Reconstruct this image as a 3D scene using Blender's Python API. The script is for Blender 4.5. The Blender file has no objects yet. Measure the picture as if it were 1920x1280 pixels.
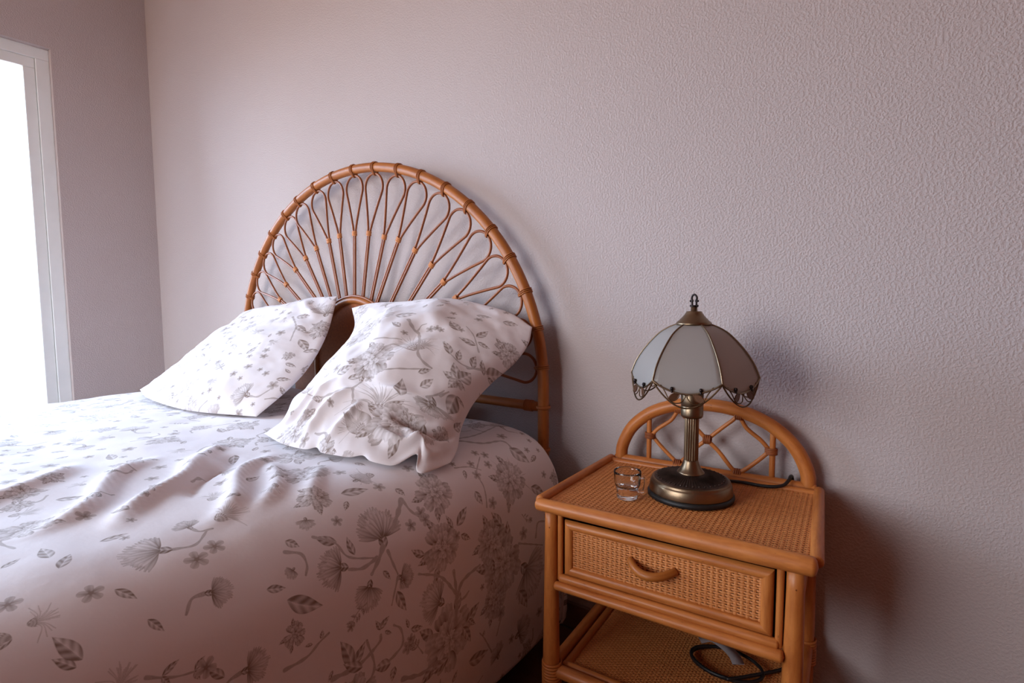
import bpy, bmesh, math, random
import numpy as np
from mathutils import Vector, Matrix

random.seed(4)
RNG = np.random.default_rng(7)
SC = bpy.context.scene
COL = SC.collection
Z0 = 0.655                      # height of the headboard fan centre above the floor
PI = math.pi

# ------------------------------------------------------------------ camera, light, exposure
def make_camera():
    f = 1000.0
    yaw, pitch, roll = .6350, .0774, -.0053
    F = Vector((-math.sin(yaw) * math.cos(pitch), math.cos(yaw) * math.cos(pitch), -math.sin(pitch)))
    R0 = Vector((math.cos(yaw), math.sin(yaw), 0)); U0 = R0.cross(F)
    c, s = math.cos(roll), math.sin(roll)
    R = c * R0 + s * U0; U = -s * R0 + c * U0
    cam = bpy.data.cameras.new('camera')
    cam.sensor_fit = 'HORIZONTAL'; cam.sensor_width = 36.0
    cam.lens = 36.0 * f / 1920.0
    cam.clip_start = .02
    o = bpy.data.objects.new('camera', cam); COL.objects.link(o)
    M = Matrix((R, U, -F)).transposed().to_4x4()
    M.translation = Vector((1.4934, -1.2041, .2225 + Z0))
    o.matrix_world = M
    SC.camera = o
make_camera()

SKY_COLOR = (.73, .98, 1.34)
SKY_STRENGTH = 20.5
WIN_X, WIN_Y0, WIN_Y1, WIN_Z0, WIN_Z1 = -1.75, -2.1, -.40, .20, 2.05
world = bpy.data.worlds.new('sky'); SC.world = world
world.use_nodes = True
bg = world.node_tree.nodes['Background']
bg.inputs[1].default_value = SKY_STRENGTH
GROUND_COLOR = (.32, .31, .31)
_nt = world.node_tree                      # overcast sky above, plain ground below the horizon
_tc = _nt.nodes.new('ShaderNodeTexCoord'); _sx = _nt.nodes.new('ShaderNodeSeparateXYZ'); _rp = _nt.nodes.new('ShaderNodeValToRGB')
_mr = _nt.nodes.new('ShaderNodeMapRange'); _mr.inputs[1].default_value = -.06; _mr.inputs[2].default_value = .06
_nt.links.new(_tc.outputs['Generated'], _sx.inputs[0]); _nt.links.new(_sx.outputs['Z'], _mr.inputs[0]); _nt.links.new(_mr.outputs[0], _rp.inputs[0])
_rp.color_ramp.elements[0].position = 0; _rp.color_ramp.elements[0].color = (*GROUND_COLOR, 1)
_rp.color_ramp.elements[1].position = 1; _rp.color_ramp.elements[1].color = (*SKY_COLOR, 1)
_nt.links.new(_rp.outputs[0], bg.inputs[0])
W2_X0, W2_X1, W2_Z0, W2_Z1, W2_Y = -1.55, .60, .50, 2.28, -3.6      # curtained window added in the unseen wall opposite the headboard, for warm fill
FILL_TINT = (1.0, .775, .61)  # warms the light of the added window
def add_portal(name, loc, axis, sx, sy):
    portal = bpy.data.lights.new(name, 'AREA')
    portal.shape = 'RECTANGLE'; portal.size = sx; portal.size_y = sy; portal.cycles.is_portal = True
    po = bpy.data.objects.new(name, portal); COL.objects.link(po)
    po.location = loc; po.rotation_euler = Vector(axis).to_track_quat('-Z', 'Z').to_euler()
add_portal('window_portal', (WIN_X - .10, (WIN_Y0 + WIN_Y1) / 2, (WIN_Z0 + WIN_Z1) / 2), (1, 0, 0), WIN_Y1 - WIN_Y0, WIN_Z1 - WIN_Z0)

add_portal('window_portal', ((W2_X0 + W2_X1) / 2, W2_Y - .10, (W2_Z0 + W2_Z1) / 2), (0, 1, 0), W2_X1 - W2_X0, W2_Z1 - W2_Z0)  # portal of the added fill window

SC.view_settings.view_transform = 'Standard'
SC.view_settings.look = 'None'
SC.view_settings.gamma = 1.0
SC.view_settings.use_curve_mapping = False
SC.view_settings.exposure = 0.0

# ------------------------------------------------------------------ materials
def srgb(r, g, b):
    def l(c):
        c /= 255.0
        return c / 12.92 if c <= .04045 else ((c + .055) / 1.055) ** 2.4
    return (l(r), l(g), l(b), 1.0)

class MatB:
    def __init__(s, name):
        s.m = bpy.data.materials.new(name); s.m.use_nodes = True
        s.nt = s.m.node_tree; s.b = s.nt.nodes['Principled BSDF']
    def n(s, t, **kw):
        nd = s.nt.nodes.new(t)
        for k, v in kw.items():
            if k.startswith('i_'):
                nd.inputs[k[2:].replace('_', ' ')].default_value = v
            else: setattr(nd, k, v)
        return nd
    def l(s, a, b): s.nt.links.new(a, b)
    def ramp(s, fac, stops):
        r = s.n('ShaderNodeValToRGB'); e = r.color_ramp.elements
        while len(e) < len(stops): e.new(.5)
        for el, (p, c) in zip(e, stops): el.position = p; el.color = c
        s.l(fac, r.inputs[0]); return r.outputs[0]
    def bump(s, h, strength, dist):
        b = s.n('ShaderNodeBump'); b.inputs['Strength'].default_value = strength; b.inputs['Distance'].default_value = dist
        s.l(h, b.inputs['Height']); s.l(b.outputs[0], s.b.inputs['Normal']); return b

def simple_mat(name, col, rough=.5, metal=0., noise=.12, scale=40., bump=0., coord='Object'):
    M = MatB(name)
    tc = M.n('ShaderNodeTexCoord'); nz = M.n('ShaderNodeTexNoise'); nz.inputs['Scale'].default_value = scale; nz.inputs['Detail'].default_value = 4
    M.l(tc.outputs[coord], nz.inputs['Vector'])
    lo = tuple(c * (1 - noise) for c in col[:3]) + (1,); hi = tuple(min(1, c * (1 + noise)) for c in col[:3]) + (1,)
    M.l(M.ramp(nz.outputs['Fac'], [(.3, lo), (.7, hi)]), M.b.inputs['Base Color'])
    M.b.inputs['Roughness'].default_value = rough; M.b.inputs['Metallic'].default_value = metal
    if bump: M.bump(nz.outputs['Fac'], bump, .001)
    return M.m

def rattan_mat(name, col, dark, rough=.36, coat=.25):
    """varnished cane: grain along the pole (uv.x runs along it in metres), small dark flecks"""
    M = MatB(name)
    uv = M.n('ShaderNodeTexCoord'); mp = M.n('ShaderNodeMapping')
    mp.inputs['Scale'].default_value = (14, 3.0, 1)
    M.l(uv.outputs['UV'], mp.inputs['Vector'])
    n1 = M.n('ShaderNodeTexNoise'); n1.inputs['Scale'].default_value = 1.0; n1.inputs['Detail'].default_value = 5; n1.inputs['Roughness'].default_value = .65
    M.l(mp.outputs[0], n1.inputs['Vector'])
    c1 = M.ramp(n1.outputs['Fac'], [(.30, dark), (.58, col)])
    mp2 = M.n('ShaderNodeMapping'); mp2.inputs['Scale'].default_value = (90, 9, 1)
    M.l(uv.outputs['UV'], mp2.inputs['Vector'])
    n2 = M.n('ShaderNodeTexNoise'); n2.inputs['Scale'].default_value = 1.0; n2.inputs['Detail'].default_value = 2
    M.l(mp2.outputs[0], n2.inputs['Vector'])
    f = M.ramp(n2.outputs['Fac'], [(.70, (0, 0, 0, 1)), (.76, (.6, .6, .6, 1))])
    mx = M.n('ShaderNodeMix', data_type='RGBA'); M.l(f, mx.inputs['Factor'])
    M.l(c1, mx.inputs[6]); mx.inputs[7].default_value = tuple(c * .35 for c in dark[:3]) + (1,)
    M.l(mx.outputs[2], M.b.inputs['Base Color'])
    M.b.inputs['Roughness'].default_value = rough
    M.b.inputs['Specular IOR Level'].default_value = .35
    M.b.inputs['Coat Weight'].default_value = coat; M.b.inputs['Coat Roughness'].default_value = .25
    M.bump(n1.outputs['Fac'], .15, .001)
    return M.m

def wall_mat(name, col, strength=.32):
    M = MatB(name)
    tc = M.n('ShaderNodeTexCoord')
    n1 = M.n('ShaderNodeTexNoise'); n1.inputs['Scale'].default_value = 205; n1.inputs['Detail'].default_value = 1.5; n1.inputs['Distortion'].default_value = .15
    n2 = M.n('ShaderNodeTexNoise'); n2.inputs['Scale'].default_value = 70; n2.inputs['Detail'].default_value = 2
    n3 = M.n('ShaderNodeTexNoise'); n3.inputs['Scale'].default_value = 1.3; n3.inputs['Detail'].default_value = 3
    for nd in (n1, n2, n3): M.l(tc.outputs['Object'], nd.inputs['Vector'])
    r1 = M.ramp(n1.outputs['Fac'], [(.42, (0, 0, 0, 1)), (.62, (1, 1, 1, 1))])
    ad = M.n('ShaderNodeMath', operation='ADD'); M.l(r1, ad.inputs[0]); h2 = M.n('ShaderNodeMath', operation='MULTIPLY'); h2.inputs[1].default_value = .25; M.l(n2.outputs['Fac'], h2.inputs[0]); M.l(h2.outputs[0], ad.inputs[1])
    M.bump(ad.outputs[0], strength, .0022)
    lo = tuple(c * .97 for c in col[:3]) + (1,)
    M.l(M.ramp(n3.outputs['Fac'], [(.35, lo), (.65, col)]), M.b.inputs['Base Color'])
    M.b.inputs['Roughness'].default_value = .85
    M.b.inputs['Specular IOR Level'].default_value = .25
    return M.m

def glass_mat(name):
    M = MatB(name)
    M.b.inputs['Base Color'].default_value = (.97, .99, .985, 1)
    M.b.inputs['Roughness'].default_value = .01; M.b.inputs['IOR'].default_value = 1.47
    M.b.inputs['Transmission Weight'].default_value = 1.0
    return M.m

def pane_mat(name):
    M = MatB(name); nt = M.nt; nt.nodes.remove(M.b)
    t = M.n('ShaderNodeBsdfTransparent'); t.inputs[0].default_value = (.97, .98, .98, 1)
    g = M.n('ShaderNodeBsdfGlossy'); g.inputs['Roughness'].default_value = .02
    fr = M.n('ShaderNodeFresnel'); fr.inputs[0].default_value = 1.45
    mx = M.n('ShaderNodeMixShader'); M.l(fr.outputs[0], mx.inputs[0]); M.l(t.outputs[0], mx.inputs[1]); M.l(g.outputs[0], mx.inputs[2])
    M.l(mx.outputs[0], nt.nodes['Material Output'].inputs['Surface'])
    return M.m

MAT = {}
MAT['wall'] = wall_mat('stippled_wall_paint', srgb(185, 171, 168))
MAT['wall_plain'] = wall_mat('warm_wall_paint', srgb(150, 80, 48), .15)
MAT['ceiling'] = simple_mat('ceiling_paint', srgb(205, 182, 172), .9, 0, .03, 3)
MAT['grout'] = simple_mat('tile_grout', srgb(95, 80, 72), .9, 0, .15, 60)
MAT['tile'] = simple_mat('brown_floor_tile', srgb(96, 56, 36), .45, 0, .25, 9)
MAT['skirting'] = simple_mat('skirting_tile', srgb(120, 92, 80), .4, 0, .2, 12)
MAT['white_frame'] = simple_mat('white_window_paint', srgb(225, 225, 222), .4, 0, .03, 10)
MAT['rattan'] = rattan_mat('headboard_rattan', srgb(168, 98, 40), srgb(142, 77, 27), .46, .06)
MAT['rattan_thin'] = rattan_mat('thin_rattan_rod', srgb(146, 80, 36), srgb(118, 58, 24), .4, .1)
MAT['binding'] = rattan_mat('cane_binding', srgb(166, 96, 42), srgb(140, 76, 30), .5, .03)
MAT['clasp'] = rattan_mat('pale_cane_clasp', srgb(204, 134, 80), srgb(180, 108, 58), .5, .05)
MAT['panel'] = simple_mat('brown_cane_panel', srgb(156, 84, 36), .75, 0, .18, 160, .3)
MAT['night'] = rattan_mat('nightstand_rattan', srgb(192, 116, 55), srgb(164, 90, 38), .45, .10)
MAT['night_dark'] = rattan_mat('nightstand_cane_binding', srgb(150, 84, 44), srgb(120, 60, 28), .5, .05)
MAT['weave'] = rattan_mat('woven_cane', srgb(210, 134, 74), srgb(172, 98, 46), .55, .03)
MAT['backing'] = simple_mat('dark_backing_board', srgb(92, 48, 20), .7, 0, .2, 30)
MAT['brass'] = simple_mat('antique_brass', srgb(130, 110, 88), .36, 1.0, .12, 25)
MAT['bronze'] = simple_mat('dark_bronze', srgb(82, 66, 58), .42, .9, .25, 60)
MAT['wire'] = simple_mat('dark_brass_wire', srgb(96, 72, 50), .4, .9, .2, 60)
MAT['iron'] = simple_mat('black_bronze', srgb(42, 32, 30), .45, .7, .2, 60)
MAT['rubber'] = simple_mat('black_rubber', srgb(22, 20, 20), .55, 0, .2, 60)
MAT['cord'] = simple_mat('black_cord', srgb(20, 18, 19), .5, 0, .2, 60)
MAT['tag'] = simple_mat('grey_strap', srgb(140, 128, 128), .7, 0, .12, 60)
MAT['amber'] = simple_mat('amber_leaf', srgb(92, 58, 36), .4, .6, .2, 60)
MAT['glass'] = glass_mat('clear_glass')
MAT['pane'] = pane_mat('window_glass')
def added_curtain_mat():
    M = MatB('added_sheer_curtain'); nt = M.nt; nt.nodes.remove(M.b)
    t = M.n('ShaderNodeBsdfTransparent'); t.inputs[0].default_value = (*FILL_TINT, 1)
    d = M.n('ShaderNodeBsdfDiffuse'); tc = M.n('ShaderNodeTexCoord'); nz = M.n('ShaderNodeTexNoise'); nz.inputs['Scale'].default_value = 12
    M.l(tc.outputs['Object'], nz.inputs['Vector']); M.l(M.ramp(nz.outputs['Fac'], [(.3, srgb(214, 180, 150)), (.7, srgb(222, 190, 160))]), d.inputs[0])
    mx = M.n('ShaderNodeMixShader'); mx.inputs[0].default_value = .22; M.l(t.outputs[0], mx.inputs[1]); M.l(d.outputs[0], mx.inputs[2])
    M.l(mx.outputs[0], nt.nodes['Material Output'].inputs['Surface'])
    return M.m
MAT['added_curtain'] = added_curtain_mat()
MAT['mattress'] = simple_mat('mattress_ticking', srgb(214, 206, 198), .9, 0, .05, 20)
MAT['bed_wood'] = simple_mat('dark_bed_base', srgb(78, 56, 42), .6, 0, .2, 12)

def opal_mat():
    M = MatB('opal_glass'); nt = M.nt
    tc = M.n('ShaderNodeTexCoord'); nz = M.n('ShaderNodeTexNoise'); nz.inputs['Scale'].default_value = 14
    M.l(tc.outputs['Object'], nz.inputs['Vector'])
    c = M.ramp(nz.outputs['Fac'], [(.3, srgb(176, 172, 169)), (.7, srgb(184, 180, 176))])
    M.l(c, M.b.inputs['Base Color']); M.b.inputs['Roughness'].default_value = .3
    t = M.n('ShaderNodeBsdfTranslucent'); t.inputs[0].default_value = srgb(226, 214, 204)
    mx = M.n('ShaderNodeMixShader'); mx.inputs[0].default_value = .5
    M.l(M.b.outputs[0], mx.inputs[1]); M.l(t.outputs[0], mx.inputs[2]); M.l(mx.outputs[0], nt.nodes['Material Output'].inputs['Surface'])
    return M.m
MAT['opal'] = opal_mat()

# ------------------------------------------------------------------ mesh helpers
class MB:
    """collects verts / faces / uvs, then links ONE mesh object"""
    def __init__(s): s.v = []; s.f = []; s.uv = []; s.n = 0
    def add(s, V, Fc, UV=None):
        V = np.asarray(V, float); s.v.append(V)
        for k, f in enumerate(Fc): s.f.append(tuple(int(i) + s.n for i in f))
        s.uv.append(np.asarray(UV, float) if UV is not None else V[:, :2] * 1.0)
        s.n += len(V)
    def mesh(s, name, mat, smooth=True):
        me = bpy.data.meshes.new(name)
        V = np.concatenate(s.v); UV = np.concatenate(s.uv)
        me.from_pydata(V.tolist(), [], s.f)
        lay = me.uv_layers.new(name='UVMap')
        idx = np.empty(len(me.loops), int); me.loops.foreach_get('vertex_index', idx)
        lay.data.foreach_set('uv', UV[idx].astype(np.float32).ravel())
        if smooth: me.shade_smooth()
        me.materials.append(mat); me.update()
        return me
    def build(s, name, mat, parent=None, smooth=True, autos=None):
        me = s.mesh(name, mat, smooth)
        if autos: me.set_sharp_from_angle(angle=math.radians(autos))
        return link(name, me, parent)
def link(name, me, parent=None):
    o = bpy.data.objects.new(name, me); COL.objects.link(o)
    if parent is not None: o.parent = parent
    return o
def empty(name, loc=(0, 0, 0), rz=0.):
    o = bpy.data.objects.new(name, None); COL.objects.link(o)
    o.location = loc; o.rotation_euler = (0, 0, rz); o.empty_display_size = .05
    return o
def tag(o, label=None, cat=None, group=None, kind=None):
    if label: o['label'] = label
    if cat: o['category'] = cat
    if group: o['group'] = group
    if kind: o['kind'] = kind
    return o

def catmull(P, n, closed=False):
    P = np.asarray(P, float)
    if closed: Q = np.vstack([P[-1], P, P[0], P[1]])
    else: Q = np.vstack([2 * P[0] - P[1], P, 2 * P[-1] - P[-2]])
    segs = len(Q) - 3; out = []
    for i in range(segs):
        p0, p1, p2, p3 = Q[i:i + 4]
        t = np.linspace(0, 1, n, endpoint=False)[:, None]
        out.append(.5 * (2 * p1 + (p2 - p0) * t + (2 * p0 - 5 * p1 + 4 * p2 - p3) * t ** 2 + (3 * p1 - p0 - 3 * p2 + p3) * t ** 3))
    out = np.vstack(out)
    return out if closed else np.vstack([out, P[-1]])
def resample(P, n):
    P = np.asarray(P, float)
    d = np.r_[0, np.cumsum(np.linalg.norm(np.diff(P, axis=0), axis=1))]
    t = np.linspace(0, d[-1], n)
    return np.stack([np.interp(t, d, P[:, k]) for k in range(P.shape[1])], 1)

def tube(mb, P, r, segs=10, closed=False, cap=True, flat=1.0, up=None):
    """round pole along the points P; r a number or one per point; rounded ends"""
    P = np.asarray(P, float); n = len(P)
    r = np.full(n, r) if np.isscalar(r) else np.asarray(r, float)
    if cap and not closed:
        d0 = P[0] - P[1]; d0 /= np.linalg.norm(d0); d1 = P[-1] - P[-2]; d1 /= np.linalg.norm(d1)
        a = np.array([.0, .45, .8])
        e0 = [P[0] + d0 * r[0] * .55 * math.sin(PI / 2 * (1 - q)) for q in a]; f0 = [r[0] * math.sin(PI / 2 * q) if q else r[0] * .05 for q in a]
        e1 = [P[-1] + d1 * r[-1] * .55 * math.sin(PI / 2 * (1 - q)) for q in a[::-1]]; f1 = [r[-1] * math.sin(PI / 2 * q) if q else r[-1] * .05 for q in a[::-1]]
        P = np.vstack([e0, P, e1]); r = np.r_[f0, r, f1]; n = len(P)
    if closed: T = np.roll(P, -1, 0) - np.roll(P, 1, 0)
    else: T = np.gradient(P, axis=0)
    T /= np.maximum(np.linalg.norm(T, axis=1), 1e-9)[:, None]
    ref = np.array(up if up is not None else (0, -1, 0), float)
    if up is None and abs(T[0] @ ref) > .9: ref = np.array([1., 0, 0])
    N = np.zeros_like(P); nn = ref - (ref @ T[0]) * T[0]; nn /= np.linalg.norm(nn)
    for i in range(n):
        nn = nn - (nn @ T[i]) * T[i]; nn /= np.linalg.norm(nn); N[i] = nn
    B = np.cross(T, N)
    a = np.arange(segs) * 2 * PI / segs
    V = P[:, None] + r[:, None, None] * (np.cos(a)[None, :, None] * N[:, None] * flat + np.sin(a)[None, :, None] * B[:, None])
    L = np.r_[0, np.cumsum(np.linalg.norm(np.diff(P, axis=0), axis=1))]
    off = RNG.random() * 10
    tri = np.abs(np.arange(segs) / segs * 2 - 1)
    UV = np.stack([np.repeat(L + off, segs), np.tile(tri, n) + off], 1)
    F = []
    m = n if closed else n - 1
    for i in range(m):
        j = (i + 1) % n
        for k in range(segs):
            l = (k + 1) % segs
            F.append((i * segs + k, i * segs + l, j * segs + l, j * segs + k))
    if not closed:
        F.append(tuple(range(segs - 1, -1, -1))); F.append(tuple((n - 1) * segs + k for k in range(segs)))
    mb.add(V.reshape(-1, 3), F, UV)
    return mb
def rod(p, q, r, r2=None, n=2, segs=12):
    P = np.linspace(np.asarray(p, float), np.asarray(q, float), max(n, 2))
    return tube(MB(), P, r if r2 is None else np.linspace(r, r2, len(P)), segs)
def mitred(mb, A, B, out, r):
    """half-round strip from corner A to corner B, ends cut at 45 degrees; out points to the outer side"""
    A, B, out = (np.asarray(q, float) for q in (A, B, out)); d = B - A; L = np.linalg.norm(d); d /= L; fr = np.cross(d, out)
    if fr[1] > 0: fr = -fr
    a = np.linspace(0, PI, 9); V = []; UV = []
    for e in (0, 1):
        for t in a:
            c = r * math.cos(t); q = (A - d * c) if e == 0 else (B + d * c)
            V.append(q + out * c + fr * r * .95 * math.sin(t)); UV.append((e * L + A[0] * 7, t / PI + A[2]))
    F = [(k, k + 1, 9 + k + 1, 9 + k) for k in range(8)] + [(8, 0, 9, 17), tuple(range(8, -1, -1)), tuple(range(9, 18))]
    mb.add(np.array(V), F, np.array(UV)); return mb
def box(mb, a, b, bev=0.):
    (x0, y0, z0), (x1, y1, z1) = a, b
    bm = bmesh.new(); bmesh.ops.create_cube(bm, size=1)
    for v in bm.verts: v.co = Vector(((x0 + x1) / 2 + v.co.x * (x1 - x0), (y0 + y1) / 2 + v.co.y * (y1 - y0), (z0 + z1) / 2 + v.co.z * (z1 - z0)))
    if bev: bmesh.ops.bevel(bm, geom=bm.edges[:], offset=bev, segments=2, affect='EDGES', profile=.6)
    bm.verts.index_update()
    V = np.array([v.co[:] for v in bm.verts])
    mb.add(V, [[v.index for v in f.verts] for f in bm.faces], np.stack([V[:, 0] + V[:, 2] * .3, V[:, 1] + V[:, 2]], 1)); bm.free()
    return mb
def lathe(mb, prof, segs=48, c=(0, 0, 0), flute=None, rot=0.):
    prof = np.asarray(prof, float); n = len(prof); a = rot + np.arange(segs) * 2 * PI / segs
    V = np.zeros((n, segs, 3))
    for i, (r, z) in enumerate(prof):
        rr = np.full(segs, r)
        if flute and flute[0] <= i <= flute[1]: rr = r * (1 + flute[3] * np.cos(a * flute[2]))
        V[i, :, 0] = rr * np.cos(a) + c[0]; V[i, :, 1] = rr * np.sin(a) + c[1]; V[i, :, 2] = z + c[2]
    F = [(i * segs + k, i * segs + (k + 1) % segs, (i + 1) * segs + (k + 1) % segs, (i + 1) * segs + k) for i in range(n - 1) for k in range(segs)]
    if prof[0][0] > 1e-6: F.append(tuple(range(segs - 1, -1, -1)))
    if prof[-1][0] > 1e-6: F.append(tuple((n - 1) * segs + k for k in range(segs)))
    mb.add(V.reshape(-1, 3), F, np.stack([np.repeat(prof[:, 1], segs), np.tile(a, n)], 1))
    return mb

def fbm(shape, cells, octaves=3, seed=0, aniso=(1, 1)):
    """smooth value noise on a grid, about -1..1"""
    rng = np.random.default_rng(seed); H, W = shape; out = np.zeros(shape); amp = 1.; tot = 0
    for o in range(octaves):
        gh = max(2, int(cells * aniso[0] * 2 ** o)); gw = max(2, int(cells * aniso[1] * 2 ** o))
        g = rng.uniform(-1, 1, (gh + 2, gw + 2))
        y = np.linspace(0, gh - 1e-6, H); x = np.linspace(0, gw - 1e-6, W)
        yi = y.astype(int); xi = x.astype(int); fy = (y - yi)[:, None]; fx = (x - xi)[None]
        fy = fy * fy * (3 - 2 * fy); fx = fx * fx * (3 - 2 * fx)
        a = g[np.ix_(yi, xi)]; b = g[np.ix_(yi, xi + 1)]; c = g[np.ix_(yi + 1, xi)]; d = g[np.ix_(yi + 1, xi + 1)]
        out += amp * ((a * (1 - fx) + b * fx) * (1 - fy) + (c * (1 - fx) + d * fx) * fy); tot += amp; amp *= .5
    return out / tot * 1.6

def grid_faces(H, W, flip=False, off=0):
    F = []
    for i in range(H - 1):
        for j in range(W - 1):
            q = (off + i * W + j, off + i * W + j + 1, off + (i + 1) * W + j + 1, off + (i + 1) * W + j)
            F.append(q[::-1] if flip else q)
    return F

# ------------------------------------------------------------------ the floral print (ink density, drawn once into an image)
S = 1600.0                       # pixels per metre of cloth
class Print:
    def __init__(s, wm, hm):
        s.W, s.H = int(wm * S), int(hm * S); s.c = np.zeros((s.H, s.W), np.float32); s.rng = random.Random(11)
    def win(s, cx, cy, R):
        x0, x1 = int(cx - R) - 1, int(cx + R) + 2; y0, y1 = int(cy - R) - 1, int(cy + R) + 2
        xs = np.arange(x0, x1); ys = np.arange(y0, y1)
        return np.ix_(ys % s.H, xs % s.W), xs[None, :] - cx, ys[:, None] - cy
    def put(s, ix, mask, val):
        old = s.c[ix]; s.c[ix] = old * (1 - mask) + val * mask
    def petal(s, x, y, a, ln, wd, tone=.3, base=.45, hatch=.22, nh=7, edge=.35, blunt=.55, wav=0.):
        ix, dx, dy = s.win(x + math.cos(a) * ln / 2, y + math.sin(a) * ln / 2, ln * .5 + wd * .6 + 2)
        dx = dx + math.cos(a) * ln / 2; dy = dy + math.sin(a) * ln / 2
        u = (dx * math.cos(a) + dy * math.sin(a)) / ln; v = (-dx * math.sin(a) + dy * math.cos(a)) / (wd * .5)
        uc = np.clip(u, 0, 1)
        if wav: uc = np.clip(uc * (1 + wav * np.sin(v * 9)), 0, 1)
        w = np.clip(1 - np.abs(2 * uc ** 1.15 - 1) ** 3.2, 0, 1) ** .6 * (.45 + .55 * uc ** .6)
        inside = np.where((u > 0) & (u < 1), w - np.abs(v), -1.)
        mask = np.clip(inside * wd * .35, 0, 1)
        val = tone + base * (1 - uc) ** 1.6 + hatch * np.sin(v / np.maximum(w, .2) * nh + uc * 2) * (1 - .5 * uc)
        val = val + edge * np.exp(-np.clip(inside, 0, 9) * wd * .30)
        s.put(ix, mask, np.clip(val, 0, 1))
    def leaf(s, x, y, a, ln, wd, tone=.55, bend=0.):
        ix, dx, dy = s.win(x + math.cos(a) * ln / 2, y + math.sin(a) * ln / 2, ln * .62 + wd)
        dx = dx + math.cos(a) * ln / 2; dy = dy + math.sin(a) * ln / 2
        u = (dx * math.cos(a) + dy * math.sin(a)) / ln; v = (-dx * math.sin(a) + dy * math.cos(a)) / (wd * .5)
        v = v - bend * 4 * u * (1 - u)
        uc = np.clip(u, 0, 1); w = np.sin(PI * uc ** .75) ** 1.1
        inside = np.where((u > 0) & (u < 1), w - np.abs(v), -1.)
        mask = np.clip(inside * wd * .4, 0, 1)
        val = tone + .22 * np.sign(v) * (1 - np.abs(v)) + .2 * np.sin((u * 22 - np.abs(v) * 5)) - .25 * np.exp(-(v * 6) ** 2) + .3 * np.exp(-np.clip(inside, 0, 9) * wd * .25)
        s.put(ix, mask, np.clip(val, .08, 1))
    def stem(s, pts, w0, w1, tone=.62):
        P = resample(catmull(np.array(pts, float), 12), max(12, int(sum(math.dist(a, b) for a, b in zip(pts, pts[1:])) / 2)))
        n = len(P); ww = np.linspace(w0, w1, n) * (1 + .22 * np.sin(np.arange(n) * .35 + 1))
        for (x, y), w in zip(P, ww):
            ix, dx, dy = s.win(x, y, w + 2); d = np.hypot(dx, dy)
            m = np.clip(w - d + .5, 0, 1); old = s.c[ix]
            val = tone - .35 * np.clip(1 - d / max(w, .1) * 1.2, 0, 1) * (w > 3)
            s.c[ix] = np.maximum(old * (1 - m * .6), m * val)
    def peony(s, x, y, r, a=0.):
        R = s.rng
        for k in range(3):
            t = a + PI * .6 + k * 1.4 + R.uniform(-.3, .3)
            s.leaf(x + math.cos(t) * r * .7, y + math.sin(t) * r * .7, t + R.uniform(-.4, .4), r * .7, r * .34, .6)
        for n, rad, ln, wd, tone in ((9, .36, .64, .60, .30), (8, .27, .54, .54, .22), (7, .17, .46, .46, .16), (6, .09, .36, .36, .12), (4, .02, .26, .28, .12)):
            o = R.uniform(0, 6)
            for k in range(n):
                t = o + k * 2 * PI / n + R.uniform(-.2, .2)
                px, py = x + math.cos(t) * r * rad, y + math.sin(t) * r * rad
                s.petal(px, py, t + R.uniform(-.35, .35), r * ln * R.uniform(.85, 1.1), r * wd, tone + R.uniform(-.08, .12), .75, .16, 9, .5, .5, .06)
        for k in range(4):
            t = R.uniform(0, 6); s.petal(x - math.cos(t) * r * .1, y - math.sin(t) * r * .1, t, r * .26, r * .2, .12, .6, .2, 5)
    def carn(s, x, y, a, ln):
        R = s.rng
        s.leaf(x, y, a, ln * .42, ln * .24, .68)
        for lay, (d, sp, l, w, tone) in enumerate(((.26, 1.35, .70, .22, .34), (.24, 1.0, .72, .22, .24), (.22, .6, .66, .24, .16))):
            bx, by = x + math.cos(a) * ln * d, y + math.sin(a) * ln * d
            n = (13, 10, 6)[lay]
            order = list(range(n)); R.shuffle(order)
            for k in order:
                t = a + sp * (k / (n - 1) * 2 - 1) + R.uniform(-.1, .1)
                L = ln * l * (1 - .18 * abs(k / (n - 1) * 2 - 1)) * R.uniform(.85, 1.08)
                s.petal(bx, by, t, L, ln * w, tone + R.uniform(-.06, .10), .7, .2, 6, .42, .42, .10)
    def thistle(s, x, y, a, ln):
        R = s.rng
        for k in range(34):
            t = a + R.gauss(0, .52); L = ln * R.uniform(.55, 1.05)
            s.stem([(x, y), (x + math.cos((t + a) / 2) * L * .5, y + math.sin((t + a) / 2) * L * .5), (x + math.cos(t) * L, y + math.sin(t) * L)], ln * .016 + .5, .7, .55)
        for k in range(7):
            t = a + (k - 3) * .22; s.leaf(x - math.cos(a) * ln * .06, y - math.sin(a) * ln * .06, t, ln * .45, ln * .15, .5)
    def blossom(s, x, y, r):
        o = s.rng.uniform(0, 6)
        for k in range(5): s.petal(x, y, o + k * 2 * PI / 5, r, r * .8, .34, .4, .2, 4, .4, .55)
        ix, dx, dy = s.win(x, y, r * .3); s.put(ix, np.clip(r * .2 - np.hypot(dx, dy) + .5, 0, 1), .85)
    def sprig(s, x, y, a, ln):
        R = s.rng
        ex, ey = x + math.cos(a) * ln, y + math.sin(a) * ln; b = R.uniform(-.25, .25) * ln
        mx, my = (x + ex) / 2 - math.sin(a) * b, (y + ey) / 2 + math.cos(a) * b
        s.stem([(x, y), (mx, my), (ex, ey)], ln * .03, ln * .012)
        for t in (.25, .45, .6, .8):
            q = (1 - t) ** 2 * np.array((x, y)) + 2 * t * (1 - t) * np.array((mx, my)) + t * t * np.array((ex, ey))
            for sg in (-1, 1):
                if R.random() < .8: s.leaf(q[0], q[1], a + sg * R.uniform(.5, 1.1), ln * R.uniform(.22, .4), ln * .12, .55, sg * .2)
        s.blossom(ex, ey, ln * .2)
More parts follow.
